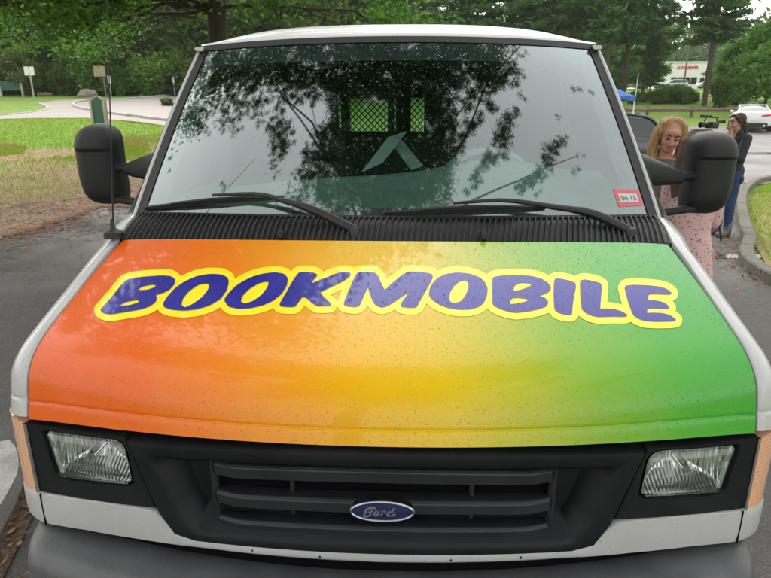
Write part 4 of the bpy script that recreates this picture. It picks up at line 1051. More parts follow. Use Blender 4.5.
def broadleaf(seed, H=15, W=5.5, low=.12, n=15000, leaf=.26, nc=46):
    r = random.Random(seed); tr = MB(); tr.tube([(0, 0, -.3), (.05, 0, H*.2), (r.uniform(-.3, .3), r.uniform(-.3, .3), H*.5), (r.uniform(-.5, .5), r.uniform(-.5, .5), H*.85)], [H*.020, H*.016, H*.011, H*.003], 9); cl = []
    for i in range(nc):
        t = (i+.5)/nc; z = H*(low+(.97-low)*t); prof = (math.sin(math.pi*min(1, (t*.92+.10)))**.6)
        a = r.uniform(0, 6.283); q = W*prof*r.uniform(.35, 1.0)
        x, y = q*math.cos(a), q*math.sin(a); s = r.uniform(.7, 1.35)*W*.26; cl.append((x, y, z, s*1.15, s*1.15, s*.75))
        if i % 3 == 0: limb(tr, (0, 0, z*.72), (x*.9, y*.9, z), H*.006, .02, 0, seed*100+i)
    return tr, leaves(cl, n, leaf, seed)
def pine(seed, H=20, W=4.2, low=.28, n=9500, leaf=.30):
    r = random.Random(seed); tr = MB(); tr.tube([(0, 0, -.3), (.05, .02, H*.35), (r.uniform(-.15, .15), 0, H*.7), (0, 0, H)], [H*.0100, H*.0085, H*.006, .03], 9); cl = []
    z = H*low
    while z < H*.98:
        t = (z/H-low)/(1-low); w = W*(1-t)**.65*(.55+.45*min(1, t*4+.3)); k = r.randint(4, 6); a0 = r.uniform(0, 6.28)
        for i in range(k):
            a = a0+6.283*i/k+r.uniform(-.4, .4); q = w*r.uniform(.55, 1.1); zz = z+r.uniform(-.3, .5)
            limb(tr, (0, 0, z), (q*math.cos(a), q*math.sin(a), zz+q*.12), H*.0028, .012, 0, seed*300+i+int(z*10), 5)
            for u in (.45, .72, 1.0):
                s = w*.20*(1.25-.35*u)+.22; cl.append((q*u*math.cos(a)+r.uniform(-.3, .3), q*u*math.sin(a)+r.uniform(-.3, .3), zz+q*u*.12+r.uniform(-.1, .25), s*1.2, s*1.2, s*.42))
        z += H*r.uniform(.035, .06)
    return tr, leaves(cl, n, leaf, seed, .28, .6, .5)
def bushform(seed, H=1.6, W=1.4, n=5000, leaf=.09):
    r = random.Random(seed); tr = MB(); cl = []
    for i in range(22):
        a = r.uniform(0, 6.28); q = W*r.uniform(0, .75); z = H*r.uniform(.15, .85); cl.append((q*math.cos(a), q*math.sin(a), z, W*.32, W*.32, H*.24))
        if i % 3 == 0: limb(tr, (0, 0, -.05), (q*.8*math.cos(a), q*.8*math.sin(a), z), .03, .008, 0, seed*77+i, 5)
    return tr, leaves(cl, n, leaf, seed)
class Proto: pass
def proto(gen, leafm, barkm, cn='crown', tn='trunk'):
    p = Proto(); tr, (V, Fq) = gen
    t = tr.build(tn, barkm, None); c = fast_mesh(cn, V, Fq, leafm); p.tm, p.cm, p.tn, p.cn = t.data, c.data, tn, cn
    bpy.data.objects.remove(t); bpy.data.objects.remove(c); return p
def plant(p, name, x, y, s, rz, label, cat, group=None, sz=None, z=None, mats=None):
    o = empty(name, (x, y, float(terrain(x, y)) if z is None else z), rz, label, cat, group); o.scale = (s, s, sz or s)
    for me, nm in ((p.tm, p.tn), (p.cm, p.cn)):
        c = bpy.data.objects.new(nm, me); COL.objects.link(c); c.parent = o
    return o
PB = [proto(broadleaf(11), M['leaf_wood'], M['bark']), proto(broadleaf(12, 16, 5, .08), M['leaf_wood'], M['bark']), proto(broadleaf(13, 13, 6, .05, 16000), M['leaf_wood'], M['bark']), proto(broadleaf(14, 17, 5.5, .15), M['leaf_wood'], M['bark'])]
PL = [proto(broadleaf(21, 6.5, 2.6, .22, 8000, .15, 34), M['leaf_light'], M['bark']), proto(broadleaf(22, 5, 2.4, .28, 5200, .13, 30), M['leaf_olive'], M['bark_pale'])]
PP = [proto(pine(31), M['needle'], M['bark_pine']), proto(pine(32, 21, 4.6, .34), M['needle'], M['bark_pine']), proto(pine(33, 18, 4.0, .2), M['needle'], M['bark_pine']), proto(pine(34, 22, 3.4, .23, 10000), M['needle'], M['bark_pine'])]
PS = [proto(bushform(41), M['leaf_light'], M['bark'], 'foliage', 'stem'), proto(bushform(42, 1.8, 1.3), M['leaf_wood'], M['bark'], 'foliage', 'stem'), proto(bushform(43, 1.2, 1.6), M['leaf_olive'], M['bark'], 'foliage', 'stem')]
rt_ = random.Random(5)
WOOD = 'one of the dark leafy trees massed in the wood behind the looping walk'
for Y, a, b, st, s0 in ((53, -110, 196, 27, .62), (60, -420, 310, 26, .92), (70, -420, 400, 32, 1.0), (84, -150, 400, 36, 1.0)):
    px = a
    while px < b:
        q = px+rt_.uniform(-8, 8); yy = Y+rt_.uniform(-3, 3)
        plant(rt_.choice(PB), 'woodland_tree', colX(q, yy), yy, s0*rt_.uniform(.85, 1.15), rt_.uniform(0, 6.28), WOOD, 'tree', 'trees of the wood on the left'); px += st
for i, q in enumerate(range(-100, 200, 17)):
    yy = 50.5+rt_.uniform(-1, 2.0)
    if -8 < q < 55 or 80 < q < 112: yy += 2.5
    plant(PS[1], 'woodland_bush', colX(q, yy), yy, rt_.uniform(1.0, 1.9), rt_.uniform(0, 6.28), 'one of the dark bushes filling the foot of the wood behind the looping walk', 'bush', 'bushes under the wood')
# centre and right: pines with gaps of sky, and taller leafy trees behind them
for i, (q, Y, k, s) in enumerate(((452, 62, 2, .92), (474, 66, 1, .95), (508, 60, 0, .95), (530, 72, 3, 1.0), (551, 58, 2, 1.0), (577, 66, 1, .98), (603, 55, 0, .98), (622, 60, 3, 1.0), (641, 66, 2, 1.05), (425, 74, 0, 1.0))):
    plant(PP[k], 'pine_tree', colX(q, Y), Y, s, i*1.3, 'one of the tall pines in the row beyond the van roof', 'tree', 'pines beyond the van roof')
for i, q in enumerate((440, 470, 500, 528, 560, 590, 618, 645)):
    Y = 92+rt_.uniform(-4, 4); plant(PB[i % 4], 'leafy_tree', colX(q, Y), Y, .68*rt_.uniform(.8, 1.1), rt_.uniform(0, 6.28), 'one of the leafy trees standing behind the row of pines', 'tree', 'leafy trees behind the pines')
plant(PP[3], 'pine_tree', colX(704, 54), 54, 1.0, .6, 'tall lone pine with a bare reddish trunk in front of the white shop', 'tree')
plant(PP[2], 'pine_tree', colX(648, 60), 60, .36, 2.1, 'short young pine growing just left of the white shop', 'tree')
plant(PL[0], 'young_tree', colX(765, 47), 47, .98, 1.0, 'light green young tree standing behind the white sports car', 'tree')
plant(PL[0], 'young_tree', colX(786, 42), 42, 1.0, 3.0, 'light green young tree at the right edge of the view', 'tree')
plant(PL[0], 'young_tree', colX(731, 62), 62, .80, 4.0, 'bushy young tree between the lone pine and the light green trees', 'tree')
plant(PS[1], 'bush', colX(737, 55), 55, 1.7, .3, 'round dark bush on the field in front of the bushy young tree', 'bush', sz=1.9)
plant(PS[1], 'bush', colX(719, 52), 52, .9, 1.3, 'small upright dark shrub on the field right of the lone pine', 'bush', sz=1.3)
plant(PS[2], 'bush', colX(716, 85), 85, 1.6, 2.2, 'yellow green bush between the lone pine trunk and the bushy young tree', 'bush', sz=2.2)
for i, (q, s) in enumerate(((655, .8), (664, .95), (674, 1.0), (684, .9), (691, .6), (643, .6), (632, .7))):
    plant(PS[0], 'bush', colX(q, 56+i % 3), 56+i % 3, s, i*1.1, 'one of the bright green bushes in the hedge line before the white shop', 'bush', 'bushes in front of the white shop')
for i, q in enumerate(range(815, 1240, 34)):
    Y = 56+(i*7)%16; plant(PB[i % 4], 'leafy_tree', colX(q, Y), Y, .75+.05*(i % 3), i*1.9, 'one of the leafy trees on the field beyond the right edge of the view', 'tree', 'leafy trees right of the field')
# far wooded hill as one mass
r = np.random.default_rng(9); cl = []
for i in range(430):
    y = r.uniform(165, 235); x = r.uniform(-70, 210); h = r.uniform(11, 18)+ (y-165)*.10; z0 = float(terrain(x, y)); 
    for q in range(3): cl.append((x+r.normal(0, 1.5), y+r.normal(0, 1.5), z0+h*(.25+.33*q), 4.2-q*.7, 4.2-q*.7, 3.4))
V, Fq = leaves(cl, 150000, .62, 10, .6, .4); tag(fast_mesh('far_wood', V, Fq, M['leaf_hill']), kind='stuff')
# left: small trees and shrubs round the signs
plant(PL[1], 'small_tree', colX(24, 49), 49, .66, .4, 'small olive green tree behind the wide green board', 'tree')
plant(PL[1], 'small_tree', colX(3, 51), 51, .72, 2.4, 'small olive green tree at the left edge of the view', 'tree')
plant(PL[0], 'small_tree', colX(139, 53), 53, .85, 1.4, 'light green young tree by the loop road behind the antenna', 'tree')
plant(PL[0], 'small_tree', colX(163, 55), 55, .75, 2.9, 'light green young tree by the loop road next to the van roof', 'tree')
plant(PS[0], 'bush', colX(101, 50), 50, 1.45, .2, 'bright green bush beside the tan notice board', 'bush', sz=2.0)
plant(PS[0], 'bush', colX(121, 50.5), 50.5, .9, 1.2, 'small bright green bush on the far side of the antenna', 'bush', sz=1.6)
plant(PS[2], 'bush', colX(168, 37), 37, .38, 1.2, 'low plant on the kerbed island next to the van windshield', 'bush')

# the broad tree whose boughs hang into the top of the view
def big_tree():
    X0, Y0 = colX(221, 15), 15.0; z0 = float(terrain(X0, Y0)); o = empty('maple_tree', (X0, Y0, z0), 0, 'large dark leafy tree whose boughs hang over the left and top of the view', 'tree')
    r = random.Random(3); tr = MB(); tr.tube([(0, 0, -.3), (0, 0, .4), (.02, 0, 2.5), (.1, .05, 4.5), (-.1, .2, 7.5), (.1, .1, 11)], [.34, .26, .23, .21, .15, .05], 14); cl = []
    ends = [(1.2, -1.0, 4.6), (2.6, -2.0, 5.6)]
    for i in range(46):
        a = r.uniform(0, 6.283); q = r.uniform(2.0, 7.6); z = 2.9+r.uniform(0, 1)**1.2*7.6
        if z < 5: q = max(q, 2.6)
        q *= (1-max(0, z-7)/9); ends.append((q*math.cos(a), q*math.sin(a), z))
    for i in range(16):                      # low hanging boughs over the lot
        px = r.uniform(-30, 400); Y = r.uniform(9.5, 14); X = colX(px, Y); ends.append((X-X0, Y-Y0, 3.15+.085*(Y-9)+r.uniform(.1, 1.0)+ (.9 if px > 190 else 0)))
    for i, (x, y, z) in enumerate(ends):
        limb(tr, (0, 0, 2.6+min(z, 9)*.35), (x, y, z), .075 if i < 2 else .05, .012, -.2, 900+i, 8)
        s = r.uniform(.75, 1.25); cl.append((x, y, z+.1, 1.1*s, 1.1*s, .62*s)); cl.append((x*.7+r.uniform(-.5, .5), y*.7+r.uniform(-.5, .5), z+.5, .95*s, .95*s, .55*s))
    tr.build('trunk', M['bark'], o, local=True); 
    V, Fq = leaves(cl, 84000, .058, 77, .55, .5, .8)
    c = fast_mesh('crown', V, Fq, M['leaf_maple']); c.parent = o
    return o
big_tree()

# a broad tree beside the lot, out of the view to the left, mirrored in the bonnet
def side_tree():
    o = empty('oak_tree', (-7.4, 7.2, float(terrain(-7.4, 7.2))), 0, 'broad tree left of the lot, seen only as dark leaves mirrored in the orange bonnet', 'tree'); r = random.Random(21); tr = MB(); tr.tube([(0, 0, -.3), (.1, 0, 3), (.3, .1, 6), (.4, .2, 10)], [.32, .26, .20, .06], 12); cl = []
    for i in range(60):
        a = r.uniform(0, 6.283); q = r.uniform(1.0, 5.2); x, y, z = q*math.cos(a), q*math.sin(a), r.uniform(5.6, 11)
        if i < 26: x, y, z = r.uniform(3.2, 6.8), r.uniform(-2.8, 2.6), r.uniform(6.0, 8.2)
        if i % 2 == 0: limb(tr, (.2, .05, 4.5+r.uniform(0, 2)), (x, y, z), .06, .012, -.2, 500+i, 7)
        s = r.uniform(.7, 1.15); cl.append((x, y, z, s*1.1, s*1.1, s*.5))
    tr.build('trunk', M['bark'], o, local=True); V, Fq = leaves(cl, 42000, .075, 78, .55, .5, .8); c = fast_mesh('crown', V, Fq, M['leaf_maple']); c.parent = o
side_tree()

# the pine standing behind the viewer, its boughs over the windshield
def mirrored(px, py, z):
    P, u, v = on_glass(px, py, 0.0); n = wind_n(u, v); d = np.array([ray(a, b) for a, b in zip(np.atleast_1d(px), np.atleast_1d(py))]); d /= np.linalg.norm(d, axis=1, keepdims=True)
    q = d-2*np.sum(d*n, 1, keepdims=True)*n; return P+q*((np.asarray(z)-P[:, 2])/q[:, 2])[:, None]
def overhead_pine():
    o = empty('white_pine', (-.9, -4.2, 0), 0, 'tall white pine behind the viewer, seen only as dark boughs mirrored in the windshield', 'tree')
    r = np.random.default_rng(4); n = 9000; px = r.uniform(150, 600, n); py = r.uniform(42, 205, n)
    def nz(x, y, s): return np.array([noise.noise(Vector((a/s, b/s, 3.1))) for a, b in zip(x, y)])
    k = nz(px, py, 26)+.5*nz(px, py, 10)
    dens = np.maximum.reduce([1.15*sstep(308, 350, px)*(1-sstep(440, 486, px+ (py-60)*.15)), 1.25*(1-sstep(84, 124, py))*sstep(165, 220, px)*(1-sstep(470, 555, px)), .55*(1-sstep(60, 85, py))*sstep(500, 440, px-60)])
    for cx_, cy_, rx_, ry_, w_ in ((240, 105, 26, 34, .75), (200, 128, 12, 26, .6), (280, 125, 12, 40, .75), (318, 165, 18, 34, .9), (186, 108, 9, 12, .5), (305, 178, 14, 16, .7)):
        dens = np.maximum(dens, w_*1.4*np.exp(-((px-cx_)/rx_)**2-((py-cy_)/ry_)**2))
    for a, b, w_ in (((470, 190), (512, 112), 7), ((488, 160), (505, 140), 8), ((520, 188), (562, 142), 7), ((530, 180), (548, 165), 9), ((455, 150), (480, 118), 6), ((484, 60), (492, 112), 3), ((505, 55), (470, 100), 3)):
        a, b = np.array(a), np.array(b); t = np.clip(((px-a[0])*(b-a)[0]+(py-a[1])*(b-a)[1])/((b-a)@(b-a)), 0, 1); dd = np.hypot(px-a[0]-(b-a)[0]*t, py-a[1]-(b-a)[1]*t); dens = np.maximum(dens, .95*np.exp(-(dd/w_)**2))
    keep = (dens+.55*k) > r.uniform(.25, .95, n)
    px, py = px[keep], py[keep]; z = r.uniform(5.2, 6.6, len(px)); C_ = mirrored(px, py, z)
    tr = MB(); tr.tube([(0, 0, -.3), (0, 0, .5), (.05, .05, 6), (.1, .1, 12), (.1, .1, 17)], [.34, .28, .24, .16, .05], 12)
    for i in range(10):
        j = r.integers(len(C_)); limb(tr, (.05, .05, 5.6+.3*i), tuple(C_[j]-np.array([-.9, -4.2, 0])), .05, .008, -.2, 40+i, 8)
    for a, b in (((470, 190), (512, 112)), ((520, 188), (562, 142)), ((484, 50), (492, 112)), ((300, 60), (330, 180)), ((250, 60), (236, 130)), ((420, 50), (455, 150)), ((505, 50), (470, 105))):
        Q = mirrored(np.linspace(a[0], b[0], 8), np.linspace(a[1], b[1], 8), np.full(8, 6.0)); tr.tube([tuple(p-np.array([-.9, -4.2, 0])) for p in Q], list(np.linspace(.012, .004, 8)), 5)
    tr.build('trunk', M['bark_pine'], o, local=True)
    cl = np.column_stack([C_-np.array([-.9, -4.2, 0]), np.full((len(C_), 3), .075)])
    V1, F1 = leaves(cl, len(cl)*24, .052, 5, .10, .6, .8)
    # the rest of the crown, higher up and behind
    cl2 = []
    rr = random.Random(8)
    for i in range(120):
        a = rr.uniform(0, 6.28); q = rr.uniform(.5, 3.6); zz = rr.uniform(7.5, 16); cl2.append((q*math.cos(a), q*math.sin(a)-.6, zz, .7, .7, .28))
    for j in r.integers(0, len(C_), 900):
        if 320 < px[j] < 450 or (py[j] < 80 and 200 < px[j] < 500): p = mirrored(px[j:j+1], py[j:j+1], np.array([rr.uniform(8, 11)]))[0]; cl2.append((p[0]+.9, p[1]+4.2, p[2], .35, .35, .16))
    V2, F2 = leaves(cl2, 64000, .11, 6, .16, .6, .8)
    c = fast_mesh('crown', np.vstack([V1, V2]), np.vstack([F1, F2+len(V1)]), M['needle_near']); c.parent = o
overhead_pine()
# ================================================================== SIGNS, STONES, RAIL, TENT, SHOP
def at_t(px, Y): x = colX(px, Y); return x, Y, float(terrain(x, Y))
M['sign_green'] = simple('sign_green', (.012, .085, .055), .5, 0, 0, .12, 8)
M['pale_timber'] = simple('pale_timber', (.40, .36, .29), .8, 0, 0, .2, 6, bmp=.3, bscale=40)
M['brown_timber'] = simple('brown_timber', (.16, .115, .085), .85, 0, 0, .25, 5, bmp=.3, bscale=40)
M['sign_white'] = simple('sign_white', (.74, .73, .70), .6, 0, 0, .06, 8)
M['sign_tan'] = simple('sign_tan', (.30, .25, .17), .8, 0, 0, .15, 8)
M['galv'] = simple('galv', (.32, .32, .32), .5, .5, 0, .1, 20)
M['stone'] = mat_ground('stone', [(.3, (.16, .13, .115)), (.7, (.36, .29, .26))], 2.2, .9, (.8, (.12, .11, .09), .55, .7), .8, 12)
# notice board with a pointed top, close behind the left mirror
x, y, z = at_t(98, 19.5); sgn = empty('notice_board', (x, y, z), R_(-24), 'green notice board with a pointed top on two pale posts behind the left mirror', 'sign')
m = MB()
P = [(-.24, .42), (.24, .42), (.24, 1.08), (.13, 1.18), (0, 1.22), (-.13, 1.18), (-.24, 1.08)]
m.loops([[(a, yy, b) for a, b in P] for yy in (-.02, .02)], True, True); m.build('board', M['sign_green'], sgn, local=True, angle=30)
m = MB(); q = [(-.26, 1.08), (-.14, 1.195), (0, 1.24), (.14, 1.195), (.26, 1.08)]; m.tube([(a, 0, b) for a, b in q], .028, 6); m.build('board_trim', M['pale_timber'], sgn, local=True)
for sx in (-.30, .30): m = MB(); m.box((sx, 0, .55), (.10, .10, 1.3)); m.build('post', M['pale_timber'], sgn, bevel=.01, local=True)
# wide green board far left
x, y, z = at_t(14, 48.5); sgn = empty('wide_board', (x, y, z), 0, 'wide dark green board hung between two pale posts under small trees', 'sign')
m = MB(); m.box((0, 0, .82), (1.60, .06, .70)); m.build('board', M['sign_green'], sgn, bevel=.01, local=True)
for sx in (-.88, .88): m = MB(); m.box((sx, 0, .80), (.15, .15, 1.75)); m.build('post', M['pale_timber'], sgn, bevel=.015, local=True)
# double white sign
x, y, z = at_t(35, 47); sgn = empty('road_sign', (x, y, z), 0, 'two small white sign panels side by side on one pale post', 'sign')
for sx in (-.20, .21): m = MB(); m.box((sx, -.05, 1.90), (.36, .02, .62)); m.build('panel', M['sign_white'], sgn, bevel=.006, local=True)
m = MB(); m.box((.02, 0, 1.05), (.10, .08, 2.2)); m.build('post', M['pale_timber'], sgn, local=True)
# tan board
x, y, z = at_t(104, 47.5); sgn = empty('tan_board', (x, y, z), .1, 'weathered tan sign board on a post behind the antenna', 'sign')
m = MB(); m.box((0, -.04, 1.86), (.86, .05, .74)); m.build('panel', M['sign_tan'], sgn, bevel=.01, local=True)
m = MB(); m.box((.25, 0, .95), (.11, .09, 2.0)); m.build('post', M['brown_timber'], sgn, local=True)
x, y, z = at_t(112.5, 47); sgn = empty('small_sign', (x, y, z), .2, 'little white sign on a thin post to the right of the tan board', 'sign')
m = MB(); m.box((0, -.03, 1.28), (.20, .015, .55)); m.build('panel', M['sign_white'], sgn, local=True)
m = MB(); m.box((0, 0, .7), (.06, .05, 1.5)); m.build('post', M['galv'], sgn, local=True)
x, y, z = at_t(176, 50); sgn = empty('marker_post', (x, y, z), 0, 'thin grey post with a narrow white plate beside the loop road', 'post')
m = MB(); m.box((0, 0, .75), (.07, .06, 1.6)); m.build('post', M['galv'], sgn, local=True); m = MB(); m.box((0, -.04, 1.28), (.16, .015, .45)); m.build('panel', M['sign_white'], sgn, local=True)
def boulder(px, Y, sx, sy, sz, label, seed):
    x, y, z = at_t(px, Y); m = MB(); m.ell((0, 0, 0), (1, 1, 1), None, 28, 18)
    m.v = [tuple(np.array([a*sx, b*sy, c*sz])*(1+.22*noise.noise(Vector((a*1.3+seed, b*1.3, c*1.3)))+.08*noise.noise(Vector((a*4, b*4+seed, c*4))))+np.array([x, y, z+sz*.55])) for a, b, c in m.v]
    return tag(m.build('boulder', M['stone'], None, angle=60), label, 'rock')
boulder(89, 47.5, .72, .5, .42, 'pinkish grey boulder at the bend of the loop road', 2)
x, y, z = at_t(47, 49); m = MB(); m.tube([(x-.6, y, z+.14), (x, y, z+.17), (x+.55, y+.05, z+.15)], [.15, .16, .13], 10); tag(m.build('fallen_log', M['brown_timber'], None), 'short brown log lying at the edge of the wood', 'log')
# timber guard rail across the road
x0, x1 = colX(560, 43), colX(738, 43); rail = empty('guard_rail', ((x0+x1)/2, 43, float(terrain((x0+x1)/2, 43))), 0, 'low brown timber guard rail along the far side of the road', 'guard rail')
h = (x1-x0)/2; m = MB()
tz = lambda xx: float(terrain((x0+x1)/2+xx, 43))-float(terrain((x0+x1)/2, 43))
m.tube([(xx, -.06, .52+tz(xx)) for xx in np.linspace(-h, h, 14)], .13, 6); m.build('rail', M['brown_timber'], rail, local=True)
n = int(2*h/2.4)
for i in range(n+1): xx = -h+2*h*i/n; m = MB(); m.box((xx, .08, .32+tz(xx)), (.16, .16, .80)); m.build('post', M['brown_timber'], rail, local=True)
x, y, z = at_t(638.5, 38.5); m = MB(); m.lathe((x, y, z), [(.12, 0), (.13, .3), (.12, .62), (.05, .68)], 12); tag(m.build('bollard', M['brown_timber'], None), 'short dark brown bollard on the verge beside the pale pole', 'bollard')
x, y, z = at_t(634.5, 37.5); m = MB(); m.tube([(x, y, z-.2), (x, y, z+1.4), (x+.02, y, z+2.85)], [.022, .020, .016], 8); tag(m.build('pole', M['sign_white'], None), 'thin pale pole standing in front of the blue tent', 'pole')
# blue canopy tent
x, y, z = at_t(599, 38.5); z -= .32; tent = empty('canopy_tent', (x, y, z), .1, 'blue pop-up canopy tent standing on the verge behind the van', 'tent'); M['tent_blue'] = simple('tent_blue', (.03, .12, .42), .7, 0, 0, .15, 3)
m = MB(); a = 1.52; R0 = [(-a, -a), (a, -a), (a, a), (-a, a)]
def trow(k, z): return [(p[0]*k, p[1]*k, z) for p in resample(R0, 8)]
rows = [[(p[0], p[1], p[2]-.22-.05*math.cos(8*math.atan2(p[1], p[0]))) for p in trow(1.0, 1.86)], trow(1.0, 1.86), trow(.7, 2.10), trow(.4, 2.36), trow(.15, 2.52), trow(.01, 2.56)]
m.loops(rows); m.build('canopy', M['tent_blue'], tent, local=True, angle=40)
for p in R0: m = MB(); m.tube([(p[0]*.97, p[1]*.97, -.05), (p[0]*.97, p[1]*.97, 1.85)], .025, 6); m.build('leg', M['sign_white'], tent, local=True)
# shop far across the field
M['shop_white'] = simple('shop_white', (.80, .79, .79), .7, 0, 0, .06, .6); M['shop_red'] = simple('shop_red', (.62, .02, .03), .6, 0, 0, .05); M['shop_beige'] = simple('shop_beige', (.52, .42, .30), .8, 0, 0, .08, 1)
YS = 122; x0, x1 = colX(662, YS), colX(704.5, YS); W = x1-x0; zs = float(terrain((x0+x1)/2, YS)); H = (float(atY(683, 62.5, YS)[2])-zs)
shop = empty('shop', ((x0+x1)/2, YS, zs), 0, 'white flat-roofed shop with red lettering across the field', 'building')
m = MB(); m.box((0, 4, H/2-.3), (W, 8, H+.6)); m.build('wall', M['shop_white'], shop, local=True)
m = MB(); m.box((0, 3.9, H+.08), (W+.3, 8.3, .22)); m.build('roof', M['shop_white'], shop, local=True)
for i in range(4):
    xx = -W*.30+W*.155*i; m = MB(); m.box((xx, -.03, H*.31), (W*.135, .10, H*.26)); m.build('window', M['dark_glass'], shop, local=True)
m = MB(); m.box((W*.36, -.03, H*.20), (W*.10, .10, H*.40)); m.build('door', M['dark_glass'], shop, local=True)
m = MB(); v, f = text_geo('AUTO CENTER', 1.0, .03, .04); sw = W*.50/np.ptp(v[:, 0]); m.add([(p[0]*sw-W*.02, -.10-p[2], H*.80+p[1]*sw*1.15) for p in v], f); m.build('sign_letters', M['shop_red'], shop, local=True, smooth=False)
wx = W*.5; m = MB(); m.loops([[(wx, y_, -.3), (wx+3.4, y_, -.3), (wx+3.4, y_, H*.42), (wx+.9, y_, H*.78), (wx, y_, H*.78)] for y_ in (1.5, 7.5)], True, True); m.build('side_wing', M['shop_beige'], shop, local=True, angle=20)
# utility poles and wires
for px, Yp, lab in ((681, 108, 'slim brown utility pole in front of the white shop'), (762, 100, 'slim brown utility pole above the light green trees at the right')):
    x, y, z = at_t(px, Yp); up_ = empty('utility_pole', (x, y, z), 0, lab, 'utility pole'); m = MB(); m.tube([(0, 0, -.2), (0, 0, 9.4)], [.15, .10], 8); m.build('pole', M['brown_timber'], up_, local=True)
    m = MB(); m.box((0, 0, 8.6), (1.9, .10, .12)); m.build('crossarm', M['brown_timber'], up_, local=True)
xa, ya, za = at_t(681, 108); xb, yb, zb_ = at_t(762, 100)
for o_ in (-.8, .8):
    m = MB(); m.tube([(xa+(xb-xa)*t+o_*(1), ya+(yb-ya)*t, za+8.7+(zb_-za)*t-1.0*math.sin(math.pi*t)) for t in np.linspace(0, 1, 12)] + [(xb+(xb-xa)*t+o_, yb-5*t, zb_+8.7-1.2*math.sin(math.pi*t)) for t in np.linspace(.1, 1, 8)], .022, 5)
    tag(m.build('power_line', M['rubber'], None), 'thin dark power line strung between the utility poles', 'wire', 'wires between the utility poles')

# ================================================================== CARS (local axes: nose to +Y, wheels on z = 0)
M['car_white'] = simple('car_white', (.74, .74, .73), .22, 0, .8, .03, 3); M['car_navy'] = simple('car_navy', (.012, .016, .030), .22, 0, .9, .1, 3); M['tail_red'] = simple('tail_red', (.55, .02, .025), .2, 0, .6, .1, 20); M['head_clear'] = simple('head_clear', (.6, .62, .64), .15, .5, .5, .05)
M['car_silver'] = simple('car_silver', (.45, .46, .47), .25, .6, .6, .03, 3)
def make_car(x, y, rz, paint, st, label, body, cabin, zrise=None, wheels=(-1.30, 1.35), tail=None, low=.16, z=None, wr=.34):
    """body: stations (y, half width, bottom, top); cabin: stations (y, half width low, half width high, z low, z high)"""
    c = empty(st, (x, y, float(terrain(x, y)) if z is None else z), rz, label, 'car')
    def ringb(yy, w, zb, zt, e=.42): return [(w*sp(math.cos(a), e), yy, (zb+zt)/2+(zt-zb)/2*sp(math.sin(a), e)) for a in np.linspace(0, 2*math.pi, 36, endpoint=False)]
    B = catmull(body, 40); m = MB(); m.loops([ringb(*q) for q in B], True, True); m.build('body', paint, c, local=True, angle=60)
    m = MB(); K = catmull(cabin, 24); L = []
    for yy, w0, w1, z0, z1 in K:
        r_ = []
        for t in np.linspace(0, 1, 6): r_.append((-(w0+(w1-w0)*t), yy, z0+(z1-z0)*t))
        for t in np.linspace(-.8, .8, 7): r_.append((w1*t, yy, z1+.03*(1-t*t)*min(1, (z1-z0)/.3)))
        for t in np.linspace(1, 0, 6): r_.append((w0+(w1-w0)*t, yy, z0+(z1-z0)*t))
        L.append(r_)
    m.grid(L); m.build('glass', M['dark_glass'], c, local=True, angle=40)
    # roof skin and pillars stand a little proud of the glass
    m = MB(); zmax = max(q[4] for q in K); R = [r_ for r_, q in zip(L, K) if q[4] > zmax-.075]
    m.grid([[(p[0]*1.012, p[1], p[2]+.012) for p in r_[4:15]] for r_ in R])
    for sl in ((0, 6), (13, 19)):
        for grp in (L[:6], L[-6:]):
            pass
    m.build('roof', paint, c, local=True, angle=40)
    for idx in (5, 13):
        m = MB(); m.tube([(r_[idx][0]*1.01, r_[idx][1], r_[idx][2]+.004) for r_ in L], .035, 6); m.build('pillar', paint, c, local=True)
    for sg in (-1, 1):
        for wy in wheels:
            w_ = max(q[1] for q in body); m = MB(); m.lathe((sg*(w_-.115), wy, wr), [(.16, -.11), (wr-.03, -.115), (wr, -.08), (wr, .08), (wr-.03, .115), (.16, .11)], 28, 'x'); wh = m.build('wheel', M['rubber'], c, local=True)
            m = MB(); m.lathe((sg*(w_-.115), wy, wr), [(.20, sg*.10), (.215, sg*.118), (.17, sg*.09), (.05, sg*.085), (.01, sg*.10)], 20, 'x'); m.build('rim', M['alloy'], wh, local=True)
    yb_ = body[0][0]; wb_ = body[1][1]; yf_ = body[-1][0]; wf_ = body[-2][1]
    for sg in (-1, 1):
        m = MB(); tz_ = tail or .80; m.ell((sg*(wb_-.30), body[1][0]-.05, tz_), (.26, .14, .055), Matrix.Rotation(-sg*.12, 3, 'Y')); m.build('tail_light', M['tail_red'], c, local=True)
        m = MB(); m.ell((sg*(wf_-.26), yf_-.15, .66), (.20, .14, .08)); m.build('headlight', M['head_clear'], c, local=True)
        m = MB(); k = K[-7]; m.ell((sg*(k[1]+.10), k[0]-.1, k[3]+.08), (.10, .06, .07)); m.build('wing_mirror', paint, c, local=True)
        m = MB(); m.tube([(sg*(wb_-.34), yb_+.02, .30), (sg*(wb_-.34), yb_-.05, .30)], .055, 10); m.build('exhaust', M['chrome'], c, local=True)
    m = MB(); m.box((0, yb_+.07, .34), (wb_*1.55, .22, .20)); m.build('rear_diffuser', M['black_plastic'], c, bevel=.05, local=True)
    m = MB(); m.box((0, yb_-.045, .60), (.50, .02, .12)); m.build('number_plate', M['sign_white'], c, local=True)
    return c
coupe_b = [(-2.25, .62, .36, .78), (-2.15, .86, .24, .98), (-1.6, .955, .20, 1.00), (-.6, .94, .20, .93), (.6, .93, .20, .92), (1.5, .94, .22, .88), (2.05, .84, .26, .76), (2.28, .55, .32, .62)]
coupe_c = [(-1.95, .74, .70, .95, .98), (-1.35, .78, .60, .93, 1.16), (-.75, .78, .58, .90, 1.27), (-.2, .78, .59, .90, 1.295), (.35, .78, .60, .89, 1.22), (1.05, .76, .70, .88, .92)]
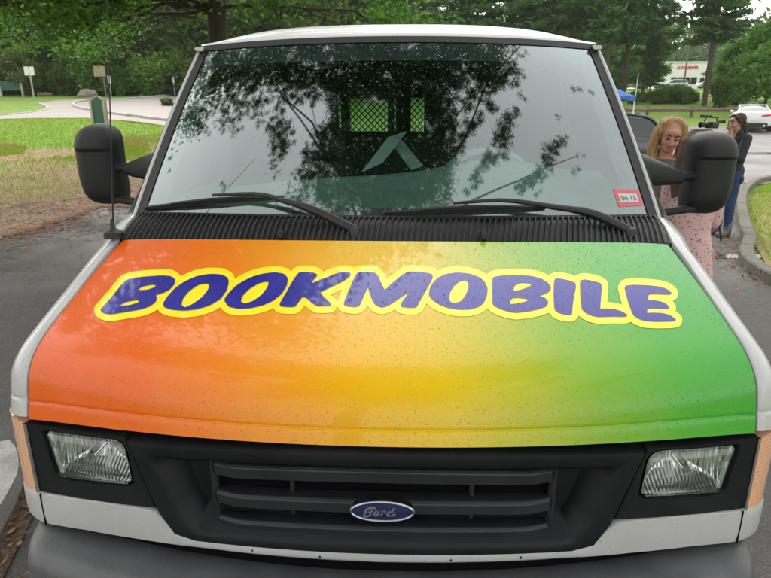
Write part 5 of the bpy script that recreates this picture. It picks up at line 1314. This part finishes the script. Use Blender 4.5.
x, y, z = at_t(752.5, 33.5); make_car(x, y, R_(-25), M['car_white'], 'sports_car', 'white low sports car parked beyond the dark-jacketed woman, seen from behind', coupe_b, coupe_c, tail=.80)
suv_b = [(-2.20, .70, .40, 1.00), (-2.10, .88, .30, 1.06), (-1.4, .93, .26, 1.06), (.2, .93, .26, 1.02), (1.2, .92, .28, 1.00), (2.0, .86, .32, .90), (2.25, .6, .40, .74)]
suv_c = [(-2.14, .80, .74, 1.0, 1.03), (-1.95, .80, .70, 1.0, 1.36), (-1.5, .82, .68, 1.0, 1.50), (-.5, .83, .68, 1.0, 1.54), (.25, .83, .68, .99, 1.48), (1.15, .80, .76, .97, 1.0)]
xe = colX(653, 15.5); make_car(xe-2.15, 15.5, R_(88), M['car_navy'], 'parked_car', 'dark navy hatchback parked behind the van, only its tail showing', suv_b, suv_c, tail=.95)
for q, Yc, rz_, pt, lab in ((707, 112, 92, M['car_white'], 'white car parked to the right of the shop door behind the lone pine'), (671, 114, 88, M['car_silver'], 'pale car parked in front of the shop windows'), (648, 112, 90, M['car_white'], 'white car parked to the left of the shop'), (630, 108, 92, M['car_silver'], 'silver car parked far beyond the blue tent')):
    x, y, z = at_t(q, Yc); make_car(x, y, R_(rz_), pt, 'parked_car', lab, suv_b, suv_c, tail=.95)

# ================================================================== PEOPLE
def mat_skin(name, c):
    m, nt, out = new_mat(name); b = bsdf(nt, out, c, .48, spec=.4); b.inputs['Subsurface Weight'].default_value = .12; b.inputs['Subsurface Radius'].default_value = (.012, .005, .003)
    n = noise_n(nt, 24, 4); r = ramp(nt, [(.35, [q*.9 for q in c]), (.65, [min(1, q*1.08) for q in c])], n.outputs['Fac']); lk(nt, r, 0, b, 'Base Color'); return m
M['skin'] = mat_skin('skin', (.44, .23, .155)); M['skin_b'] = mat_skin('skin_b', (.42, .22, .16))
def mat_hair(name, cols, sc=(60, 60, 5)):
    m, nt, out = new_mat(name); b = bsdf(nt, out, cols[0], .6, spec=.22); tc = nd(nt, 'ShaderNodeTexCoord'); mp = nd(nt, 'ShaderNodeMapping'); mp.inputs['Scale'].default_value = sc; lk(nt, tc, 'Object', mp, 0)
    n = noise_n(nt, 1.6, 6, .7, mp.outputs[0]); r = ramp(nt, [(.30, cols[0]), (.5, cols[1]), (.7, cols[2])], n.outputs['Fac']); lk(nt, r, 0, b, 'Base Color'); bump(nt, b, n.outputs['Fac'], .9, .012); return m
M['hair_blonde'] = mat_hair('hair_blonde', [(.14, .07, .028), (.36, .21, .09), (.58, .40, .20)])
M['hair_brown'] = mat_hair('hair_brown', [(.030, .018, .011), (.075, .045, .028), (.14, .085, .05)])
M['hair_dark'] = mat_hair('hair_dark', [(.022, .013, .010), (.05, .03, .02), (.09, .05, .034)])
M['top_grey'] = simple('top_grey', (.12, .118, .112), .85, 0, 0, .12, 30, bmp=.2, bscale=300)
M['denim'] = simple('denim', (.018, .045, .115), .85, 0, 0, .3, 12, bmp=.2, bscale=300)
M['jacket'] = simple('jacket', (.012, .016, .019), .75, 0, 0, .25, 10, bmp=.3, bscale=60)
M['legging'] = simple('legging', (.010, .010, .011), .8, 0, 0, .1, 20)
M['boot_grey'] = simple('boot_grey', (.14, .14, .15), .7, 0, 0, .2, 20)
M['eye_white'] = simple('eye_white', (.36, .33, .31), .3, 0, 0, 0); M['iris'] = simple('iris', (.03, .02, .014), .2, 0, .5, 0); M['lip'] = simple('lip', (.37, .135, .11), .45, 0, 0, .05)
def mat_dress():
    m, nt, out = new_mat('pink_print'); b = bsdf(nt, out, (.6, .4, .4), .85); tc = nd(nt, 'ShaderNodeTexCoord')
    v = nd(nt, 'ShaderNodeTexVoronoi'); v.inputs['Scale'].default_value = 44; lk(nt, tc, 'Object', v, 'Vector'); n = noise_n(nt, 60, 3, .6, tc.outputs['Object'])
    d = mathn(nt, 'MULTIPLY_ADD', n.outputs['Fac'], .22, v.outputs['Distance']); r = ramp(nt, [(.28, (.16, .085, .09)), (.38, (.60, .385, .385))], d); 
    v2 = nd(nt, 'ShaderNodeTexVoronoi'); v2.inputs['Scale'].default_value = 33; lk(nt, tc, 'Object', v2, 'Vector'); r2 = ramp(nt, [(.16, (.62, .42, .42)), (.22, (1, 1, 1))], v2.outputs['Distance'])
    nt.links.new(mixc(nt, r.outputs[0], r2.outputs[0], 1.0, 'MULTIPLY'), b.inputs['Base Color']); bump(nt, b, noise_n(nt, 9, 3, .5, tc.outputs['Object']).outputs['Fac'], .4, .03); return m
M['pink_print'] = mat_dress()
V3 = Vector
class Head:
    """head built about the neck joint; +x is the person's left, -y the way the face looks"""
    def __init__(s, neck, yaw=0, pitch=0, roll=0, k=1.0): s.o = V3(neck); s.k = k; s.R = Matrix.Rotation(yaw, 3, 'Z') @ Matrix.Rotation(pitch, 3, 'X') @ Matrix.Rotation(roll, 3, 'Y')
    def p(s, x, y, z): return s.o + s.R @ (V3((x, y, z))*s.k)
    def ell(s, mb, c, r): mb.ell(s.p(*c), [q*s.k for q in r], s.R)
    def cap(s, mb, a, b, ra, rb): mb.capsule(s.p(*a), s.p(*b), ra*s.k, rb*s.k)
    def skull(s, mb):
        s.ell(mb, (0, .012, .150), (.072, .092, .088)); s.ell(mb, (0, -.030, .105), (.060, .062, .080)); s.ell(mb, (0, -.052, .052), (.036, .036, .034)); s.ell(mb, (0, -.02, .062), (.054, .055, .04))
        s.ell(mb, (0, -.074, .165), (.048, .018, .03))
        s.cap(mb, (0, -.090, .128), (0, -.108, .092), .0085, .0135); s.ell(mb, (.011, -.098, .088), (.009, .010, .008)); s.ell(mb, (-.011, -.098, .088), (.009, .010, .008))
        for sg in (-1, 1): s.ell(mb, (sg*.036, -.068, .098), (.020, .022, .018)); s.ell(mb, (sg*.074, .008, .115), (.008, .020, .030)); s.ell(mb, (sg*.03, -.079, .147), (.022, .010, .008))
        s.cap(mb, (0, .005, -.03), (0, .012, .08), .052, .050)
    def face(s, parent, skin):
        for sg in (-1, 1):
            m = MB(); s.ell(m, (sg*.031, -.0835, .127), (.0135, .008, .0078)); e = m.build('eye', M['eye_white'], parent, local=True)
            m = MB(); s.ell(m, (sg*.031, -.0895, .125), (.0062, .004, .0064)); m.build('iris', M['iris'], e, local=True)
            m = MB(); m.tube([s.p(sg*.017, -.094, .129), s.p(sg*.031, -.0965, .1345), s.p(sg*.045, -.088, .130)], .0024*s.k, 5); m.build('eyelash', M['iris'], e, local=True)
            m = MB(); m.tube([s.p(sg*.014, -.092, .150), s.p(sg*.032, -.091, .156), s.p(sg*.050, -.078, .150)], [.004*s.k, .0042*s.k, .002*s.k], 6); m.build('eyebrow', M['hair_dark'], parent, local=True)
        m = MB(); m.tube([s.p(-.024, -.084, .064), s.p(-.010, -.0925, .067), s.p(0, -.093, .0655), s.p(.010, -.0925, .067), s.p(.024, -.084, .064)], [.003*s.k, .006*s.k, .006*s.k, .006*s.k, .003*s.k], 8)
        m.tube([s.p(-.020, -.085, .060), s.p(0, -.0925, .056), s.p(.020, -.085, .060)], [.003*s.k, .0068*s.k, .003*s.k], 8); m.build('mouth', M['lip'], parent, local=True)
def hand(mb, w, d, side, curl=.5, k=1.0):
    """palm and five bent fingers growing from the wrist w along d; `side` is the way the thumb leaves"""
    w, d = V3(w), V3(d).normalized(); sd = V3(side); sd = (sd-d*sd.dot(d)).normalized(); nn = d.cross(sd)
    for q in (-.026, -.009, .009, .026): mb.capsule(w+sd*q*.6*k, w+d*.075*k+sd*q*k, .016*k, .0135*k, 10, 4)
    for q, ln, rd in ((.029, .066, .0085), (.010, .074, .0088), (-.010, .070, .0086), (-.028, .055, .0078)):
        a = w+d*.080*k+sd*q*k; b_ = a+(d*math.cos(curl*.6)+nn*math.sin(curl*.6))*ln*.5*k; c = b_+(d*math.cos(curl*1.5)+nn*math.sin(curl*1.5))*ln*.5*k
        mb.capsule(a, b_, rd*k, rd*.95*k, 8, 3); mb.capsule(b_, c, rd*.95*k, rd*.8*k, 8, 3)
    a = w+d*.022*k+sd*.022*k; b_ = a+(d*.6+sd*.75).normalized()*.040*k; c = b_+(d*.85+sd*.25+nn*.35).normalized()*.030*k; mb.capsule(a, b_, .012*k, .010*k, 8, 3); mb.capsule(b_, c, .010*k, .0085*k, 8, 3)
def limbs(mb, pts, rad):
    for a, b, ra, rb in zip(pts[:-1], pts[1:], rad[:-1], rad[1:]): mb.capsule(a, b, ra, rb)
def legs(mb, hipz, sp_=.09, r=(.085, .058, .042), foot=True, knee=.47):
    for sg in (-1, 1):
        limbs(mb, [(sg*sp_, 0, hipz), (sg*sp_*1.05, -.01, knee), (sg*sp_, .015, .09)], r)
        if foot: mb.capsule((sg*sp_, .02, .045), (sg*sp_*1.15, -.13, .035), .040, .033)
def torso(mb, sh=.165, waistz=1.05, chest=.118, hip=.13, z=(.92, 1.05, 1.22, 1.38)):
    mb.ell((0, .01, z[0]), (hip+.025, .105, .11)); mb.ell((0, 0, z[1]), (.112, .085, .13)); mb.ell((0, 0, z[2]), (chest+.018, .098, .14)); mb.ell((0, .012, z[3]), (sh*.86, .068, .060)); mb.capsule((-sh*.86, .012, z[3]+.005), (sh*.86, .012, z[3]+.005), .046, .046)
# --- blonde woman facing the van
x, y = colX(671.5, 4.2)+.0, 4.2; p1 = empty('person', (x, y, 0), R_(-14), 'blonde woman in a grey sleeveless top facing this way by the van window', 'person')
hd = Head((0, -.005, 1.455), yaw=R_(-1), pitch=R_(15), roll=R_(8), k=.93)
m = MB(); torso(m); hd.skull(m); limbs(m, [(.178, .012, 1.375), (.225, .04, 1.10), (.20, -.10, .90)], (.047, .039, .028)); hand(m, (.20, -.105, .895), (-.1, -.35, -.9), (-.6, -.6, .2), .6)
limbs(m, [(-.178, .012, 1.375), (-.235, .03, 1.10), (-.16, -.16, .98)], (.047, .039, .028)); hand(m, (-.155, -.165, .978), (.6, -.6, -.2), (.2, .1, .9), .7); legs(m, .90)
remesh_obj(m, 'body', M['skin'], p1, .0075, 5)
m = MB(); m.ell((0, .01, .95), (.166, .118, .14)); m.ell((0, 0, 1.06), (.126, .098, .14)); m.ell((0, -.004, 1.21), (.148, .112, .12)); m.capsule((-.10, .012, 1.30), (.10, .012, 1.30), .070, .070); m.ell((0, .0, 1.36), (.132, .094, .066))
for sg in (-1, 1): m.capsule((sg*.105, -.045, 1.30), (sg*.115, .0, 1.410), .030, .026); m.capsule((sg*.115, .0, 1.410), (sg*.105, .05, 1.30), .026, .03)
remesh_obj(m, 'tank_top', M['top_grey'], p1, .010, 5)
m = MB(); m.ell((0, .01, .90), (.165, .118, .12)); legs(m, .90, .09, (.094, .068, .055), False); remesh_obj(m, 'jeans', M['denim'], p1, .012, 4)
m = MB()
for sg in (-1, 1): m.capsule((sg*.09, .02, .05), (sg*.103, -.14, .04), .047, .040)
remesh_obj(m, 'shoes', M['boot_grey'], p1, .010, 3)
hd.face(p1, M['skin'])
m = MB(); hd.ell(m, (0, .030, .165), (.084, .092, .088)); hd.ell(m, (0, .050, .10), (.078, .070, .09))
rr = random.Random(2)
for sg in (-1, 1):
    for i in range(9):
        a = i/8; y0 = -.018+.09*a; x0 = .074+.012*math.sin(a*3)
        pts = [hd.p(sg*.02, y0*.6, .238), hd.p(sg*(x0*.86), y0, .205), hd.p(sg*(x0+.012), y0+.006, .13), hd.p(sg*(x0+.014), y0+.012, .05)]; e = pts[-1]+V3((sg*.008+rr.gauss(0, .01), .0+.01*a, -.11-.02*rr.random()))
        limbs(m, pts+[e, e+V3((-sg*.008, -.006, -.045))], [.018, .020, .021, .022, .019, .008])
remesh_obj(m, 'hair', M['hair_blonde'], p1, .006, 3)
# --- woman in the pink dress, back turned
x, y = colX(706, 3.78), 3.78; p2 = empty('person', (x, y, 0), R_(160), 'woman with long brown hair and pink patterned dress, back turned, behind the mirror', 'person')
p2.scale = (1.0, .98, .975)
hd = Head((0, -.005, 1.415), yaw=R_(8), pitch=R_(12), k=.98)
m = MB(); torso(m, .14, chest=.10, hip=.115, z=(.90, 1.03, 1.19, 1.34)); hd.skull(m); limbs(m, [(.130, .012, 1.335), (.140, -.07, 1.07), (.07, -.22, .98)], (.045, .037, .027)); hand(m, (.095, -.205, .98), (-.75, -.5, .2), (0, -.2, 1), .8)
limbs(m, [(-.130, .012, 1.335), (-.140, -.07, 1.07), (-.08, -.24, 1.0)], (.045, .037, .027)); hand(m, (-.115, -.225, 1.0), (.7, -.6, .2), (0, -.2, 1), .8); legs(m, .88); remesh_obj(m, 'body', M['skin_b'], p2, .008, 5); hd.face(p2, M['skin_b'])
m = MB()
for sg in (-1, 1): m.capsule((sg*.09, .02, .05), (sg*.103, -.14, .04), .050, .042)
remesh_obj(m, 'shoes', M['legging'], p2, .010, 3)
m = MB(); legs(m, .80, .09, (.082, .060, .047), True); remesh_obj(m, 'leggings', M['legging'], p2, .011, 4)
m = MB(); prof = [(.085, .075, 1.395), (.142, .090, 1.355), (.142, .108, 1.22), (.128, .105, 1.06), (.150, .122, .94), (.172, .142, .80), (.186, .158, .68), (.190, .162, .635)]; C_ = catmull(prof, 40); L = []
for a_, b__, z_ in C_:
    fl = max(0, (.98-z_)/.38); L.append([(a_*(1+.045*fl*math.cos(9*t))*math.cos(t), .012+b__*(1+.06*fl*math.cos(9*t+.4))*math.sin(t), z_-.006*fl*math.cos(5*t)) for t in np.linspace(0, 2*math.pi, 72, endpoint=False)])
m.loops(L, True, False); dr = m.build('dress', M['pink_print'], p2, local=True, angle=80)
for sg in (-1, 1):
    m = MB(); limbs(m, [(sg*.126, .012, 1.335), (sg*.134, -.02, 1.21), (sg*.138, -.052, 1.10)], [.055, .050, .050]); remesh_obj(m, 'sleeve', M['pink_print'], p2, .010, 4)
m = MB(); hd.ell(m, (0, .028, .160), (.086, .098, .092)); hd.ell(m, (0, .055, .09), (.082, .072, .10))
for i in range(27):
    a = -1+2*i/26; x0 = .104*math.sin(a*1.45); y0 = .02+.095*math.cos(a*1.25)
    pts = [hd.p(x0*.5, y0*.55, .235), hd.p(x0*.95, y0*.95, .17), hd.p(x0*1.1, y0+.008, .08), hd.p(x0*1.2, y0+.012, -.02)]; e = V3((x0*1.2+rr.gauss(0, .005), .095+.02*math.cos(a), 1.34)); f_ = V3((x0*1.15+rr.gauss(0, .006), .110, 1.275-.025*rr.random())); limbs(m, pts+[e, f_], [.016, .020, .020, .019, .016, .006])
remesh_obj(m, 'hair', M['hair_brown'], p2, .0065, 3)
# --- woman in the dark jacket, side on
gp = ground_at(729, 231.5); x, y = colX(741.5, 8.5), 8.5; p3 = empty('person', (x, y, float(terrain(x, y))), R_(-72), 'woman in a dark jacket and blue jeans standing side-on by the kerb', 'person')
hd = Head((0, -.01, 1.415), yaw=R_(-8), pitch=R_(6), k=1.0)
m = MB(); torso(m, .165, z=(.90, 1.03, 1.19, 1.345)); hd.skull(m); limbs(m, [(.172, .012, 1.34), (.20, -.08, 1.08), (.06, -.15, 1.36)], (.045, .037, .027)); hand(m, (.058, -.148, 1.362), (-.35, .1, .9), (-.8, .3, .1), .7)
limbs(m, [(-.172, .012, 1.34), (-.20, -.06, 1.08), (.02, -.20, 1.08)], (.045, .037, .027)); hand(m, (.03, -.205, 1.08), (.9, -.2, .1), (0, -.2, 1), .8); legs(m, .88); remesh_obj(m, 'body', M['skin_b'], p3, .008, 5); hd.face(p3, M['skin_b'])
m = MB(); m.ell((0, .012, .88), (.158, .118, .12)); legs(m, .88, .088, (.092, .066, .052), False); remesh_obj(m, 'jeans', M['denim'], p3, .011, 4)
m = MB()
for sg in (-1, 1): m.capsule((sg*.09, .03, .055), (sg*.103, -.14, .042), .052, .042); m.capsule((sg*.088, .018, .07), (sg*.088, .015, .20), .058, .060)
remesh_obj(m, 'boots', M['boot_grey'], p3, .010, 3)
m = MB(); m.ell((0, .012, .90), (.178, .140, .15)); m.ell((0, .008, 1.05), (.158, .125, .15)); m.ell((0, .005, 1.20), (.166, .128, .14)); m.capsule((-.13, .014, 1.335), (.13, .014, 1.335), .070, .070); m.capsule((0, .02, 1.36), (0, .015, 1.42), .072, .066)
limbs(m, [(.168, .012, 1.335), (.205, -.08, 1.08), (.085, -.145, 1.28)], [.066, .058, .046]); limbs(m, [(-.168, .012, 1.335), (-.205, -.06, 1.08), (-.03, -.18, 1.08)], [.066, .058, .046]); m.capsule((-.10, .03, .80), (.10, .03, .80), .085, .085)
remesh_obj(m, 'jacket', M['jacket'], p3, .010, 5)
m = MB(); hd.ell(m, (0, .028, .165), (.082, .094, .086)); hd.ell(m, (0, .055, .10), (.074, .066, .085))
for sg in (-1, 1):
    for i in range(4): limbs(m, [hd.p(sg*.015, -.055+.02*i, .225), hd.p(sg*.066, -.045+.025*i, .19), hd.p(sg*.078, -.01+.02*i, .13), hd.p(sg*.045, .075, .09)], [.014, .018, .019, .022])
limbs(m, [hd.p(0, .09, .12), hd.p(0, .125, .08), hd.p(0, .12, -.03), hd.p(.01, .115, -.13)], [.035, .036, .034, .015]); remesh_obj(m, 'hair', M['hair_dark'], p3, .007, 3)
# --- video camera on its tripod
gx_ = colX(714, 8.1); gz = float(terrain(gx_, 8.1)); tri = empty('tripod', (gx_, 8.1, gz), .3, 'black camera tripod standing beside the woman in the dark jacket', 'tripod')
zc = float(atY(714, 129.5, 8.1)[2])-gz
for i in range(3):
    a = -.35+2*math.pi*i/3; m = MB(); m.tube([(0, 0, zc-.25), (.20*math.cos(a), .20*math.sin(a), .62), (.36*math.cos(a), .36*math.sin(a), .0)], [.016, .014, .011], 8); lg = m.build('leg', M['black_plastic'], tri, local=True); m = MB(); m.ell((.36*math.cos(a), .36*math.sin(a), .012), (.022, .022, .014)); m.build('rubber_foot', M['rubber'], lg, local=True)
m = MB(); m.tube([(0, 0, zc-.30), (0, 0, zc-.06)], .022, 10); m.lathe((0, 0, zc-.09), [(.035, 0), (.045, .03), (.045, .06), (.05, .075)], 14); m.build('head', M['black_plastic'], tri, local=True)
m = MB(); m.tube([(0, 0, zc-.07), (.22, .05, zc-.20)], .010, 8); m.build('pan_handle', M['black_plastic'], tri, local=True)
vc = empty('video_camera', (gx_, 8.1, gz+zc), R_(8), 'black video camera with a top handle mounted on the tripod', 'video camera'); vc.scale = (.74, .74, .74)
m = MB(); m.box((.02, 0, .075), (.20, .10, .11)); m.build('body', M['black_plastic'], vc, bevel=.015, local=True)
m = MB(); m.lathe((-.08, 0, .08), [(.036, .0), (.040, -.03), (.042, -.08), (.050, -.085), (.052, -.12), (.046, -.125), (.044, -.09), (.01, -.088)], 20, 'x'); m.build('lens', M['rubber'], vc, local=True)
m = MB(); m.tube([(.10, 0, .12), (.09, 0, .20), (-.10, 0, .21), (-.13, 0, .13)], .013, 8); m.build('handle', M['black_plastic'], vc, local=True)
m = MB(); m.tube([(-.15, -.02, .225), (-.02, -.02, .225)], .018, 10); m.lathe((-.15, -.02, .225), [(.026, -.07), (.028, .0)], 12, 'x'); m.build('microphone', M['rubber'], vc, local=True)
m = MB(); m.tube([(.11, .02, .13), (.20, .02, .135)], .02, 10); m.lathe((.20, .02, .135), [(.022, 0), (.035, .05), (.03, .055)], 12, 'x'); m.build('viewfinder', M['rubber'], vc, local=True)
m = MB(); m.box((.0, -.10, .09), (.09, .012, .065), Matrix.Rotation(.3, 3, 'Z')); m.build('screen', M['dark_glass'], vc, bevel=.004, local=True)
# dark thing on the ground by the kerb
# thin summer haze over the far field
hz, nt, out = new_mat('haze'); pv = nd(nt, 'ShaderNodeVolumePrincipled'); pv.inputs['Color'].default_value = (.93, .96, 1, 1); pv.inputs['Density'].default_value = .0003; pv.inputs['Anisotropy'].default_value = .2
lk(nt, pv, 0, out, 'Volume'); m = MB(); m.box((0, 350, 18), (1700, 1240, 46)); hb = m.build('haze', hz, None, smooth=False); tag(hb, kind='stuff')
SC.cycles.volume_bounces = 1; SC.cycles.volume_step_rate = 5
# ================================================================== LIGHT
w = bpy.data.worlds.new('World'); SC.world = w; w.use_nodes = True; nt = w.node_tree; nt.nodes.clear()
out = nt.nodes.new('ShaderNodeOutputWorld'); bg = nt.nodes.new('ShaderNodeBackground'); sk = nt.nodes.new('ShaderNodeTexSky')
sk.sky_type = 'NISHITA'; sk.sun_disc = False; sk.sun_elevation = R_(32); sk.sun_rotation = R_(342); sk.dust_density = 2.0; sk.air_density = 1.2; sk.ozone_density = 1.0
bw = nd(nt, 'ShaderNodeRGBToBW'); lk(nt, sk, 0, bw, 0)
cap = mathn(nt, 'MINIMUM', bw.outputs[0], 5.5)
tint = mixc(nt, cap, (1.03, 1.0, .945), 1.0, 'MULTIPLY')
tc = nd(nt, 'ShaderNodeTexCoord'); sx = nd(nt, 'ShaderNodeSeparateXYZ'); lk(nt, tc, 'Generated', sx, 0)
cn = nd(nt, 'ShaderNodeTexNoise'); cn.inputs['Scale'].default_value = 2.2; cn.inputs['Detail'].default_value = 5; lk(nt, tc, 'Generated', cn, 'Vector')
over = mixc(nt, mixc(nt, sk.outputs[0], (5.5, 5.5, 5.5), 1.0, 'DARKEN'), tint, .9)
k_ = mathn(nt, 'MULTIPLY_ADD', cn.outputs['Fac'], .5, .75)
k2 = mathn(nt, 'MULTIPLY', k_, mathn(nt, 'MULTIPLY_ADD', mathn(nt, 'MAXIMUM', sx.outputs[2], 0.0), 3.4, 1.15))
cloud = mixc(nt, over, k2, 1.0, 'MULTIPLY')
nt.links.new(cloud, bg.inputs[0]); bg.inputs[1].default_value = .15; lk(nt, bg, 0, out, 0)
sd = bpy.data.lights.new('sun', 'SUN'); so = bpy.data.objects.new('sun', sd); COL.objects.link(so)
sd.energy = 1.4; sd.angle = R_(30); sd.color = (1, .96, .88)
el, az = R_(32), R_(342)
dirv = Vector((math.sin(az)*math.cos(el), math.cos(az)*math.cos(el), math.sin(el)))     # towards the sun
so.rotation_euler = dirv.to_track_quat('Z', 'Y').to_euler(); so.location = dirv*30
SC.view_settings.view_transform = 'Standard'; SC.view_settings.look = 'None'; SC.view_settings.gamma = 1; SC.view_settings.use_curve_mapping = False
SC.view_settings.exposure = 0.76
SC.render.engine = 'CYCLES'
cy = SC.cycles; cy.use_denoising = True; cy.max_bounces = 8; cy.transparent_max_bounces = 16; cy.glossy_bounces = 4; cy.diffuse_bounces = 3; cy.sample_clamp_indirect = 6
cy.use_adaptive_sampling = True; cy.adaptive_threshold = .015
